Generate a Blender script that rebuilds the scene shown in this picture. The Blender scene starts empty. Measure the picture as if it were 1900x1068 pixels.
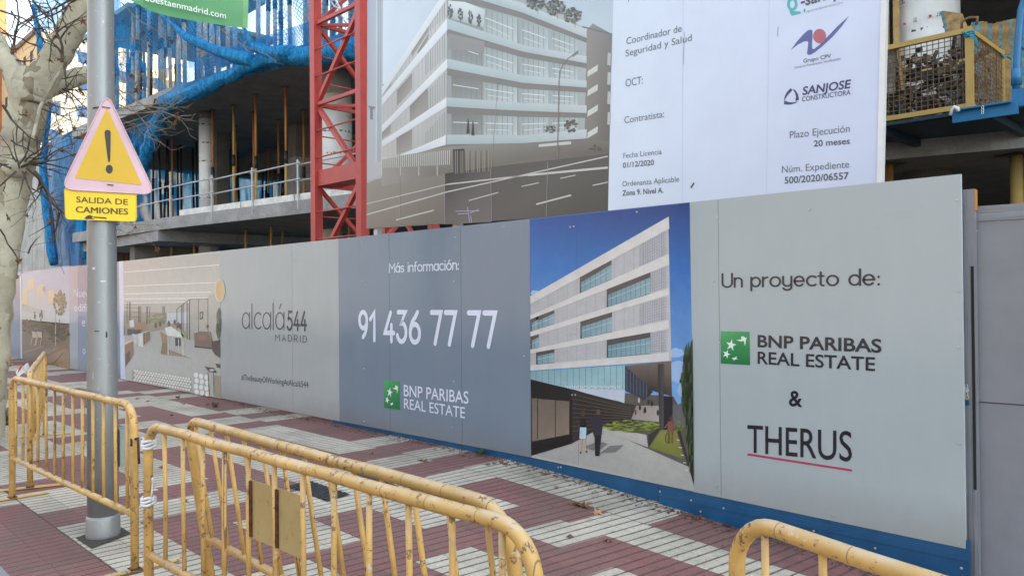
import bpy, bmesh, math, random
import numpy as np
from mathutils import Vector, Matrix, Quaternion
random.seed(7)
S = bpy.context.scene
COL = S.collection
R = math.radians
# ------------------------------------------------------------------ camera, world, sun, exposure
F_, CX, CY, HC = 1470., 950., 534., 1.65
YAW, PITCH, ROLL = R(45.75), R(.45), R(-.5)
fw = Vector((-math.sin(YAW)*math.cos(PITCH), math.cos(YAW)*math.cos(PITCH), math.sin(PITCH)))
_r0 = Vector((math.cos(YAW), math.sin(YAW), 0)); _u0 = _r0.cross(fw)
rt = _r0*math.cos(ROLL)+_u0*math.sin(ROLL); up = -_r0*math.sin(ROLL)+_u0*math.cos(ROLL)
cam = bpy.data.cameras.new('camera'); co = bpy.data.objects.new('camera', cam); COL.objects.link(co)
cam.sensor_width = 36; cam.lens = F_/1900*36; cam.clip_end = 2000; cam.clip_start = .05
co.matrix_world = Matrix(((rt.x, up.x, -fw.x, 0), (rt.y, up.y, -fw.y, 0), (rt.z, up.z, -fw.z, HC), (0, 0, 0, 1)))
S.camera = co
W = bpy.data.worlds.new('World'); S.world = W; W.use_nodes = True
SUNDIR = Vector((.8, .6, .72)).normalized()
sky = W.node_tree.nodes.new('ShaderNodeTexSky'); sky.sky_type = 'NISHITA'; sky.sun_disc = False
sky.sun_elevation = math.asin(SUNDIR.z); sky.sun_rotation = math.atan2(SUNDIR.x, SUNDIR.y)
sky.dust_density = 1.5; sky.air_density = 1.; sky.ozone_density = .6
bg = W.node_tree.nodes['Background']; bg.inputs['Strength'].default_value = .12
hs = W.node_tree.nodes.new('ShaderNodeHueSaturation'); hs.inputs['Saturation'].default_value = .55
tn = W.node_tree.nodes.new('ShaderNodeMix'); tn.data_type = 'RGBA'; tn.blend_type = 'MULTIPLY'; tn.inputs[0].default_value = 1; tn.inputs[7].default_value = (1.0, 1.065, 1.02, 1)
W.node_tree.links.new(sky.outputs[0], hs.inputs['Color']); W.node_tree.links.new(hs.outputs[0], tn.inputs[6]); W.node_tree.links.new(tn.outputs[2], bg.inputs[0])
sl = bpy.data.lights.new('sun', 'SUN'); sl.energy = 3.2; sl.angle = R(.5); sl.color = (1, .93, .82)
so = bpy.data.objects.new('sun', sl); COL.objects.link(so); so.rotation_euler = SUNDIR.to_track_quat('Z', 'Y').to_euler()
so.location = (20, 20, 40)
S.view_settings.view_transform = 'Standard'; S.view_settings.look = 'None'
S.view_settings.exposure = 2.32; S.view_settings.gamma = 1
S.cycles.max_bounces = 8; S.cycles.transparent_max_bounces = 24
# ------------------------------------------------------------------ pixel -> world
def ray(px, py): return fw+rt*((px-CX)/F_)-up*((py-CY)/F_)
CAMP = Vector((0, 0, HC))
def onY(px, py, Y): d = ray(px, py); return CAMP+d*(Y/d.y)
def onZ(px, py, Z): d = ray(px, py); return CAMP+d*((Z-HC)/d.z)
def onX(px, py, X): d = ray(px, py); return CAMP+d*(X/d.x)
def onT(px, py, t): return CAMP+ray(px, py)*t
def onP(px, py, P, n): d = ray(px, py); return CAMP+d*((P-CAMP).dot(n)/d.dot(n))
GX = [-60, -5.9, -5.4, -4.6, -3.92, -3.09, -2.6, -1.6, 5]; GZ = [0, 0, -.015, -.06, -.112, -.175, -.21, -.26, -.3]
def gz(x, y):
    return float(np.interp(x, GX, GZ))*min(1, max(0, (y-1.9)/3.6))
def gnd(px, py):
    z = 0.
    for _ in range(40):
        q = onZ(px, py, z); z = .5*z+.5*gz(q.x, q.y)
    return Vector((q.x, q.y, gz(q.x, q.y)))
# ------------------------------------------------------------------ materials
def lin(c): return tuple(((v/255)/12.92 if v/255 <= .04045 else ((v/255+.055)/1.055)**2.4) for v in c)
class NT:
    def __init__(s, name, rough=.6, metal=0., spec=.5):
        s.m = bpy.data.materials.new(name); s.m.use_nodes = True; s.t = s.m.node_tree
        s.b = s.t.nodes['Principled BSDF']; s.b.inputs['Roughness'].default_value = rough
        s.b.inputs['Metallic'].default_value = metal; s.b.inputs['Specular IOR Level'].default_value = spec
        s.co = s.t.nodes.new('ShaderNodeTexCoord')
    def n(s, typ, **kw):
        x = s.t.nodes.new(typ)
        for k, v in kw.items():
            if k in x.inputs: x.inputs[k].default_value = v
            else: setattr(x, k, v)
        return x
    def l(s, a, b): s.t.links.new(a, b)
    rand = False
    def map(s, scale=(1, 1, 1), src='Object'):
        mp = s.n('ShaderNodeMapping'); mp.inputs['Scale'].default_value = scale; v = s.co.outputs[src]
        if s.rand:
            oi = s.n('ShaderNodeObjectInfo'); q = s.n('ShaderNodeVectorMath', operation='ADD'); m = s.math('MULTIPLY', oi.outputs['Random'], 37.); s.l(v, q.inputs[0]); s.l(m, q.inputs[1]); v = q.outputs[0]
        s.l(v, mp.inputs[0]); return mp.outputs[0]
    def noise(s, sc, det=4, rough=.6, scale=(1, 1, 1), src='Object'):
        x = s.n('ShaderNodeTexNoise'); x.inputs['Scale'].default_value = sc; x.inputs['Detail'].default_value = det
        x.inputs['Roughness'].default_value = rough; s.l(s.map(scale, src), x.inputs['Vector']); return x.outputs['Fac']
    def ramp(s, fac, stops):
        r = s.n('ShaderNodeValToRGB'); e = r.color_ramp.elements
        while len(e) < len(stops): e.new(.5)
        for i, (p, c) in enumerate(stops): e[i].position = p; e[i].color = (*c, 1) if len(c) == 3 else c
        s.l(fac, r.inputs[0]); return r.outputs[0]
    def mix(s, fac, a, b, mode='MIX'):
        x = s.n('ShaderNodeMix'); x.data_type = 'RGBA'; x.blend_type = mode
        if isinstance(fac, (int, float)): x.inputs[0].default_value = fac
        else: s.l(fac, x.inputs[0])
        for v, i in ((a, 6), (b, 7)):
            if isinstance(v, tuple): x.inputs[i].default_value = (*v, 1) if len(v) == 3 else v
            else: s.l(v, x.inputs[i])
        return x.outputs[2]
    def math(s, op, a, b=0.):
        x = s.n('ShaderNodeMath'); x.operation = op
        for v, i in ((a, 0), (b, 1)):
            if isinstance(v, (int, float)): x.inputs[i].default_value = v
            else: s.l(v, x.inputs[i])
        return x.outputs[0]
    def base(s, c):
        if isinstance(c, tuple): s.b.inputs['Base Color'].default_value = (*c, 1)
        else: s.l(c, s.b.inputs['Base Color'])
        return s
    def bump(s, h, st=.3, d=.01):
        b = s.n('ShaderNodeBump'); b.inputs['Strength'].default_value = st; b.inputs['Distance'].default_value = d
        s.l(h, b.inputs['Height']); s.l(b.outputs[0], s.b.inputs['Normal']); return s
def plain(name, c, rough=.6, metal=0., var=.12, sc=6, spec=.5, bump=0):
    t = NT(name, rough, metal, spec); nz = t.noise(sc, 5)
    lo = tuple(v*(1-var*1.6) for v in c); hi = tuple(min(1, v*(1+var)) for v in c)
    t.base(t.ramp(nz, [(.3, lo), (.7, hi)]))
    if bump: t.bump(t.noise(sc*6, 6), bump, .01)
    return t.m
M = {}
def paving(name, ca, cb):
    t = NT(name, .75, spec=.3)
    sx = t.n('ShaderNodeSeparateXYZ'); t.l(t.co.outputs['Object'], sx.inputs[0]); x, y = sx.outputs[0], sx.outputs[1]
    fx = t.math('FRACT', t.math('DIVIDE', t.math('ADD', x, 100.04), .095))
    gx = t.math('LESS_THAN', t.math('ABSOLUTE', t.math('SUBTRACT', fx, .5)), .1)
    fy = t.math('FRACT', t.math('DIVIDE', t.math('SUBTRACT', t.math('ADD', y, 100.), 4.95), .475))
    gy = t.math('GREATER_THAN', t.math('ABSOLUTE', t.math('SUBTRACT', fy, .5)), .4915)
    fx5 = t.math('FRACT', t.math('DIVIDE', t.math('ADD', x, 100.04-.0475), .475))
    gx5 = t.math('GREATER_THAN', t.math('ABSOLUTE', t.math('SUBTRACT', fx5, .5)), .49)
    g = t.math('MAXIMUM', t.math('MULTIPLY', gx, .9), t.math('MAXIMUM', t.math('MULTIPLY', gy, .4), gx5))
    for yj, wj in ((1.625, .011), (4.95, .008), (2.575, .006), (3.05, .005)):
        jn = t.math('LESS_THAN', t.math('ABSOLUTE', t.math('SUBTRACT', y, yj)), t.math('MULTIPLY', t.ramp(t.noise(5, 4, .7), [(.3, (.2,)*3), (.7, (1,)*3)]), wj)); g = t.math('MAXIMUM', g, jn)
    # whole-tile tint
    ix = t.math('FLOOR', t.math('DIVIDE', t.math('ADD', x, 100.04-.0475), .475)); iy = t.math('FLOOR', t.math('DIVIDE', t.math('SUBTRACT', t.math('ADD', y, 100.), 4.95), .475))
    cv = t.n('ShaderNodeCombineXYZ'); t.l(ix, cv.inputs[0]); t.l(iy, cv.inputs[1])
    wn = t.n('ShaderNodeTexWhiteNoise'); t.l(cv.outputs[0], wn.inputs['Vector'])
    c1 = t.mix(wn.outputs['Value'], ca, cb)
    dirt = t.noise(1.3, 6, .7); c2 = t.mix(t.math('MULTIPLY', t.ramp(dirt, [(.4, (0, 0, 0)), (.68, (1, 1, 1))]), .5), c1, (.15, .12, .1))
    st2 = t.ramp(t.noise(3.7, 5, .6), [(.60, (0,)*3), (.66, (1,)*3)]); c2 = t.mix(t.math('MULTIPLY', st2, .22), c2, (.1, .08, .07))
    sp = t.noise(90, 3, .8); c3 = t.mix(.35, c2, t.ramp(sp, [(.32, (.1, .1, .1)), (.68, (.95, .95, .95))]), 'OVERLAY')
    gr = t.noise(14, 4, .6); gm = t.math('MULTIPLY', g, t.ramp(gr, [(.25, (.55,)*3), (.6, (1, 1, 1))]))
    spots = t.ramp(t.noise(26, 2, .5), [(.70, (0, 0, 0)), (.74, (1, 1, 1))])
    c3 = t.mix(t.math('MULTIPLY', spots, .45), c3, (.06, .045, .035))
    t.base(t.mix(gm, c3, (.075, .06, .05)))
    h = t.math('SUBTRACT', t.math('MULTIPLY', sp, .25), t.math('MULTIPLY', g, 1.))
    t.bump(h, .7, .006); return t.m
M['red_tile'] = paving('red_paving', (.27, .115, .107), (.215, .095, .088))
M['grey_tile'] = paving('grey_paving', (.60, .525, .43), (.50, .44, .36))
M['asphalt'] = plain('asphalt', (.05, .05, .052), .9, sc=30, bump=.4)
M['kerb'] = plain('granite_kerb', (.26, .26, .26), .8, sc=40)
def printmat():
    t = NT('glossy_print', .17, spec=.55)
    a = t.n('ShaderNodeAttribute', attribute_name='Col')
    nz = t.noise(1.1, 5, .6); fine = t.noise(7, 5, .65, (1, 1, .35))
    f = t.math('ADD', t.math('MULTIPLY', nz, .6), t.math('MULTIPLY', fine, .4))
    t.base(t.mix(1., a.outputs['Color'], t.ramp(f, [(.3, (.92,)*3), (.7, (1., 1., 1.))]), 'MULTIPLY'))
    t.l(t.ramp(t.noise(3, 4), [(.35, (.13,)*3), (.75, (.26,)*3)]), t.b.inputs['Roughness'])
    sz = t.n('ShaderNodeSeparateXYZ'); t.l(t.co.outputs['Object'], sz.inputs[0]); low = t.ramp(t.math('ADD', sz.outputs[2], t.math('MULTIPLY', t.noise(6, 5, .7), .22)), [(.10, (1,)*3), (.42, (0,)*3)])
    col0 = [l_.from_socket for l_ in t.t.links if l_.to_socket == t.b.inputs['Base Color']][0]
    scuff = t.ramp(t.noise(2.4, 7, .72, (1, 1, 2.5)), [(.60, (0,)*3), (.66, (1,)*3)])
    c2 = t.mix(t.math('MULTIPLY', low, .38), col0, (.2, .17, .14)); t.base(t.mix(t.math('MULTIPLY', scuff, .10), c2, (.3, .29, .28)))
    t.bump(t.noise(.9, 2, .5), .35, .03); return t.m
M['print'] = printmat()
def picmat():
    t = NT('printed_photo', .2, spec=.5); a = t.n('ShaderNodeAttribute', attribute_name='Col')
    f1 = t.noise(9, 6, .7); f2 = t.noise(60, 3, .6)
    c = t.mix(1., a.outputs['Color'], t.ramp(f1, [(.3, (.88,)*3), (.7, (1.04,)*3)]), 'MULTIPLY'); c = t.mix(.08, c, t.ramp(f2, [(.3, (.2,)*3), (.7, (.8,)*3)]), 'OVERLAY')
    t.base(c); t.bump(t.noise(.9, 2, .5), .35, .03); return t.m
M['picture'] = picmat()
def postermat():
    t = NT('creased_print', .3, spec=.4)
    a = t.n('ShaderNodeAttribute', attribute_name='Col')
    t.base(t.mix(1., a.outputs['Color'], t.ramp(t.noise(2, 5), [(.3, (.93,)*3), (.7, (1.,)*3)]), 'MULTIPLY'))
    t.bump(t.noise(1.2, 3, .5, (1, 1, .35)), .5, .04); return t.m
M['poster'] = postermat()
def paint(name, c, rust=.0, rough=.45, chip=(.16, .09, .05), chips=(.66, .69), dust=.25, var=.1, rings=False):
    t = NT(name, rough); t.rand = True; nz = t.noise(5, 5); fine = t.noise(32, 4, .7)
    lo = tuple(v*(1-var) for v in c); hi = tuple(min(1, v*(1+var)) for v in c)
    c1 = t.ramp(nz, [(.3, lo), (.7, hi)])
    sx = t.n('ShaderNodeSeparateXYZ'); t.l(t.n('ShaderNodeNewGeometry').outputs['Normal'], sx.inputs[0])
    if dust: c1 = t.mix(t.math('MULTIPLY', t.math('MULTIPLY', t.ramp(sx.outputs[2], [(.3, (0,)*3), (.9, (1,)*3)]), t.ramp(t.noise(9, 4), [(.35, (.2,)*3), (.65, (1,)*3)])), dust), c1, (.62, .55, .45))
    if rust:
        m = t.ramp(t.math('ADD', t.math('MULTIPLY', t.noise(24, 6, .78), .78), t.math('MULTIPLY', t.noise(2.2, 3), .22)), [(chips[0], (0,)*3), (chips[1], (1,)*3)])
        c1 = t.mix(t.math('MULTIPLY', m, rust), c1, t.ramp(fine, [(.35, chip), (.7, tuple(v*2 for v in chip))]))
        t.bump(t.math('SUBTRACT', 0., m), .4, .002)
    if rings:
        ox = t.n('ShaderNodeSeparateXYZ'); t.l(t.co.outputs['Object'], ox.inputs[0]); fr = t.math('FRACT', t.math('DIVIDE', t.math('ADD', ox.outputs[0], .07), .23))
        c1 = t.mix(t.math('MULTIPLY', t.math('LESS_THAN', fr, .014), .75), c1, (.16, .08, .04))
        sc = t.ramp(t.noise(11, 5, .75), [(.63, (0,)*3), (.66, (1,)*3)]); c1 = t.mix(t.math('MULTIPLY', sc, .55), c1, (.62, .58, .54))
    t.base(c1); return t.m
M['barrier'] = paint('yellow_barrier_paint', (.60, .355, .108), .9, .52, (.12, .065, .04), (.565, .585), .6, .2, True)
M['barrier_plate'] = paint('barrier_plate_paint', (.42, .30, .12), .9, .6, (.2, .08, .025), (.565, .66), .2)
M['rust'] = plain('rust', (.10, .035, .015), .9, sc=40, var=.5)
M['crane'] = paint('red_crane_paint', (.47, .06, .05), .8, .5, (.12, .05, .03), (.69, .72), .2)
def concretemat(name, c, sc=2.):
    t = NT(name, .85, spec=.3); a = t.noise(sc, 7, .68); b = t.noise(sc*9, 4, .7); st = t.noise(1.6, 5, .6, (1, 1, .16))
    c1 = t.ramp(a, [(.28, tuple(v*.68 for v in c)), (.72, tuple(min(1, v*1.18) for v in c))])
    c1 = t.mix(.35, c1, t.ramp(b, [(.3, (.3,)*3), (.7, (.75,)*3)]), 'OVERLAY')
    c1 = t.mix(t.math('MULTIPLY', t.ramp(st, [(.5, (0,)*3), (.7, (1,)*3)]), .3), c1, tuple(v*.45 for v in c))
    t.base(c1); t.bump(b, .25, .006); return t.m
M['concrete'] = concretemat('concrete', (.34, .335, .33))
M['soffit'] = concretemat('shaded_concrete', (.19, .175, .155))  # same concrete in a darker copy; shade under the floors is in the colour
M['wall_concrete'] = concretemat('wall_concrete', (.46, .45, .43), 1.2)
def tubemat():
    t = NT('white_formwork_tube', .45)
    sx = t.n('ShaderNodeSeparateXYZ'); t.l(t.co.outputs['Object'], sx.inputs[0])
    v = t.math('FRACT', t.math('MULTIPLY', sx.outputs[2], 1.9)); band = t.math('LESS_THAN', t.math('ABSOLUTE', t.math('SUBTRACT', v, .5)), .035)
    wn = t.noise(13, 1, .5); on = t.math('GREATER_THAN', wn, .53)
    t.base(t.mix(t.math('MULTIPLY', band, on), t.ramp(t.noise(3, 4), [(.3, (.62, .61, .6)), (.7, (.78, .78, .77))]), (.05, .05, .05))); return t.m
M['tube'] = tubemat()
M['prop_yellow'] = paint('yellow_prop_paint', (.5, .33, .1), .8, .55, (.16, .08, .03), (.6, .66), .15)
M['prop_orange'] = paint('orange_prop_paint', (.47, .19, .045), .7, .6, (.15, .06, .03), (.58, .64), .1)
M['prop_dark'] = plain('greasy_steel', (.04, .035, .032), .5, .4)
M['prop_grey'] = plain('weathered_prop', (.55, .47, .36), .7, sc=12, var=.3)
M['galv'] = None
t = NT('galvanised_pole', .47, .5); nz = t.noise(3, 6, .65, (1, 1, .25)); sp = t.noise(30, 4)
c1 = t.ramp(nz, [(.3, (.24, .245, .25)), (.7, (.35, .352, .36))])
c1 = t.mix(t.ramp(sp, [(.66, (0,)*3), (.70, (.5,)*3)]), c1, (.6, .6, .6)); t.base(c1); t.bump(t.noise(26, 5), .12, .004); M['galv'] = t.m
M['steel'] = plain('zinc_steel', (.5, .5, .52), .4, .5)
M['alu_white'] = plain('white_aluminium', (.74, .75, .76), .35, .1, var=.05)
M['white_board'] = plain('white_toe_board', (.72, .71, .68), .6, var=.15)
M['blue_paint'] = paint('blue_steel_paint', (.025, .17, .36), .5, .4, (.1, .09, .08), (.66, .7), .12)
M['plinth'] = paint('blue_plinth_paint', (.009, .078, .19), .35, .3, (.35, .4, .45), (.70, .715), .08, .2)
M['navy'] = plain('shaded_blue_steel', (.012, .03, .05), .6)  # underside shade of the blue platform put into the steel colour
M['lilac'] = paint('grey_sheet_paint', (.205, .212, .24), .25, .35, (.5, .5, .52), (.71, .73), .06, .07)
_g = M['lilac'].node_tree; _b = _g.nodes['Principled BSDF']; _n = _g.nodes.new('ShaderNodeTexNoise'); _n.inputs['Scale'].default_value = 2.2; _n.inputs['Detail'].default_value = 3
_k = _g.nodes.new('ShaderNodeBump'); _k.inputs['Strength'].default_value = .5; _k.inputs['Distance'].default_value = .03; _g.links.new(_n.outputs[0], _k.inputs['Height']); _g.links.new(_k.outputs[0], _b.inputs['Normal'])
M['dark'] = plain('dark_gap', (.015, .014, .014), .9)
M['sign_yellow'] = plain('sign_yellow', (.66, .385, .006), .38, var=.05, sc=3)
M['plate_yellow'] = plain('plate_yellow', (.84, .57, .002), .35, var=.05, sc=3)
M['sign_pink'] = plain('faded_pink', (.66, .43, .49), .4, var=.08, sc=4)
M['sign_black'] = plain('sign_black', (.035, .032, .025), .5, var=.2)
M['sign_brown'] = plain('faded_brown_ink', (.075, .04, .012), .5, var=.2)
M['sign_back'] = plain('sign_back', (.4, .4, .4), .5, .3)
M['white_tape'] = plain('white_tape', (.72, .72, .74), .5)
M['red_tape'] = plain('red_tape', (.5, .03, .05), .5)
M['leaf'] = plain('dry_leaf', (.20, .085, .035), .8, sc=20, var=.5)
M['leaf_pale'] = plain('pale_dry_leaf', (.48, .27, .14), .8, sc=20, var=.3)
M['weed'] = plain('weed_green', (.05, .09, .025), .7, var=.3)
M['twig'] = plain('twig_bark', (.075, .055, .042), .85, sc=12, var=.4)
M['twig_pale'] = plain('pale_twig_bark', (.24, .19, .13), .8, sc=12, var=.3)
M['iron'] = plain('cast_iron', (.05, .05, .053), .55, .3, sc=25, var=.3, bump=.3)
M['wood'] = plain('formwork_plywood', (.33, .2, .075), .7, sc=9, var=.35)
M['ply_edge'] = plain('blue_grey_plywood_edge', (.14, .24, .25), .7, sc=14, var=.4)
M['timber'] = plain('yellow_timber', (.52, .33, .12), .65, sc=9, var=.2)
M['wire'] = plain('rusty_wire', (.22, .13, .07), .7, .3, sc=30, var=.4)
M['cage'] = paint('yellow_cage_paint', (.5, .31, .085), .8, .5, (.16, .09, .05), (.6, .64), .2)
M['rubble'] = plain('dark_scrap', (.07, .065, .062), .75, sc=12, var=.7)
M['rubble2'] = plain('pale_scrap', (.3, .25, .2), .8, sc=12, var=.4)
M['terracotta'] = plain('copper_strip', (.38, .15, .075), .6)
M['rope'] = plain('turquoise_rope', (.02, .27, .38), .7)
t = NT('plane_bark', .8, spec=.3)
v = t.n('ShaderNodeTexVoronoi'); v.inputs['Scale'].default_value = 5.
mp = t.n('ShaderNodeMapping'); mp.inputs['Scale'].default_value = (1.2, 1.2, .55); wv = t.n('ShaderNodeTexNoise'); wv.inputs['Scale'].default_value = 4
t.l(t.co.outputs['Object'], wv.inputs['Vector'])
vm = t.n('ShaderNodeVectorMath', operation='ADD'); sc_ = t.n('ShaderNodeVectorMath', operation='SCALE'); sc_.inputs['Scale'].default_value = .45
t.l(wv.outputs['Color'], sc_.inputs[0]); t.l(sc_.outputs[0], vm.inputs[1]); t.l(t.co.outputs['Object'], vm.inputs[0]); t.l(vm.outputs[0], mp.inputs[0]); t.l(mp.outputs[0], v.inputs['Vector'])
sx = t.n('ShaderNodeSeparateColor'); t.l(v.outputs['Color'], sx.inputs[0])
c1 = t.ramp(sx.outputs[0], [(0, (.46, .42, .32)), (.4, (.52, .475, .37)), (.66, (.42, .38, .28)), (.84, (.31, .27, .19)), (.94, (.23, .19, .135))])
for e in t.t.nodes:
    if e.type == 'VALTORGB': e.color_ramp.interpolation = 'CONSTANT'
fl = t.ramp(t.noise(16, 4, .6), [(.70, (0,)*3), (.73, (1,)*3)]); c1 = t.mix(t.math('MULTIPLY', fl, .8), c1, (.14, .11, .075))
ck = t.ramp(t.noise(9, 6, .75, (3, 3, .5)), [(.60, (0,)*3), (.66, (1,)*3)]); c1 = t.mix(t.math('MULTIPLY', ck, .5), c1, (.2, .165, .115))
big = t.ramp(t.noise(1.6, 4, .6), [(.35, (0,)*3), (.7, (1,)*3)]); c1 = t.mix(t.math('MULTIPLY', big, .35), c1, (.27, .245, .19))
c1 = t.mix(.4, c1, t.ramp(t.noise(7, 6, .7), [(.3, (.3,)*3), (.7, (.7,)*3)]), 'OVERLAY'); t.base(c1); t.bump(sx.outputs[0], .5, .012); M['bark'] = t.m
def netmat(name, c, cell=.11, cover=.30, haze=.30, base=.2):
    t = NT(name, .7, spec=.2); uv = t.n('ShaderNodeUVMap'); sx = t.n('ShaderNodeSeparateXYZ'); t.l(uv.outputs[0], sx.inputs[0])
    u, w = sx.outputs[0], sx.outputs[1]
    wob = t.math('MULTIPLY', t.noise(.8, 2), .2)
    a = t.math('FRACT', t.math('DIVIDE', t.math('ADD', t.math('ADD', u, w), wob), cell)); b = t.math('FRACT', t.math('DIVIDE', t.math('ADD', t.math('SUBTRACT', u, w), wob), cell))
    line = t.math('MAXIMUM', t.math('LESS_THAN', a, cover*.5), t.math('LESS_THAN', b, cover*.5))
    fold = t.ramp(t.noise(4.5, 5, .65, (1, 1, .12)), [(.42, (0.,)*3), (.66, (1.,)*3)])
    den = t.math('MINIMUM', t.math('ADD', base, t.math('ADD', t.math('MULTIPLY', line, .62), t.math('MULTIPLY', fold, haze))), 1.)
    t.base(t.ramp(t.noise(3, 4), [(.3, tuple(v*.5 for v in c)), (.7, tuple(min(1, v*1.3) for v in c))]))
    tr = t.n('ShaderNodeBsdfTransparent'); tl = t.n('ShaderNodeBsdfTranslucent'); tl.inputs[0].default_value = (*c, 1)
    m1 = t.n('ShaderNodeMixShader'); m1.inputs[0].default_value = .4; t.l(t.b.outputs[0], m1.inputs[1]); t.l(tl.outputs[0], m1.inputs[2])
    m2 = t.n('ShaderNodeMixShader'); t.l(den, m2.inputs[0]); t.l(tr.outputs[0], m2.inputs[1]); t.l(m1.outputs[0], m2.inputs[2])
    out = [n for n in t.t.nodes if n.type == 'OUTPUT_MATERIAL'][0]; t.l(m2.outputs[0], out.inputs[0]); return t.m
M['net'] = netmat('blue_net', (.012, .25, .58), .11, .3, .42, .1)
M['net_dense'] = netmat('dense_blue_net', (.012, .25, .58), .1, .36, .5, .26)
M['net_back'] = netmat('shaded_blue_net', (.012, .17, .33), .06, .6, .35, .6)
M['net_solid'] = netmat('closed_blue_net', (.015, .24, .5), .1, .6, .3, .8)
t = NT('gathered_blue_net', .75, spec=.2); w1 = t.noise(6, 5, .7, (2.2, 1.2, .5)); w2 = t.noise(30, 3, .6)
c1 = t.ramp(w1, [(.3, (.006, .07, .19)), (.5, (.012, .2, .45)), (.7, (.03, .33, .66))]); c1 = t.mix(.5, c1, t.ramp(w2, [(.35, (.2,)*3), (.65, (.8,)*3)]), 'OVERLAY'); t.base(c1); t.bump(w1, 1., .06); M['hem'] = t.m
t = NT('green_fabric', .6); a_ = t.noise(1.6, 3); t.base(t.ramp(a_, [(.3, (.06, .25, .09)), (.7, (.12, .33, .15))])); M['banner'] = t.m
M['banner_edge'] = plain('pale_green_hem', (.2, .42, .17), .6)
M['white_ink'] = plain('white_ink', (.8, .8, .8), .5, var=.02)
def facade(name, wall, glass=(.03, .035, .04), sx=.3, sy=.33, lit=None):
    t = NT(name, .8); br = t.n('ShaderNodeTexBrick'); br.offset = 0; br.inputs['Scale'].default_value = 1
    br.inputs['Mortar Size'].default_value = .9; br.inputs['Mortar Smooth'].default_value = 0
    br.inputs['Brick Width'].default_value = 3.; br.inputs['Row Height'].default_value = 3.1
    br.inputs['Color1'].default_value = (*glass, 1); br.inputs['Color2'].default_value = (glass[0]*2, glass[1]*2, glass[2]*2.2, 1); br.inputs['Mortar'].default_value = (*wall, 1)
    uv = t.n('ShaderNodeUVMap'); t.l(uv.outputs[0], br.inputs['Vector']); t.base(br.outputs[0]); return t.m
M['cream_facade'] = facade('cream_facade', (.62, .5, .3)); M['brick_facade'] = facade('brick_facade', (.36, .13, .045)); M['pale_facade'] = facade('pale_facade', (.34, .33, .325)); M['tan_facade'] = facade('tan_facade', (.4, .31, .25))
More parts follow.
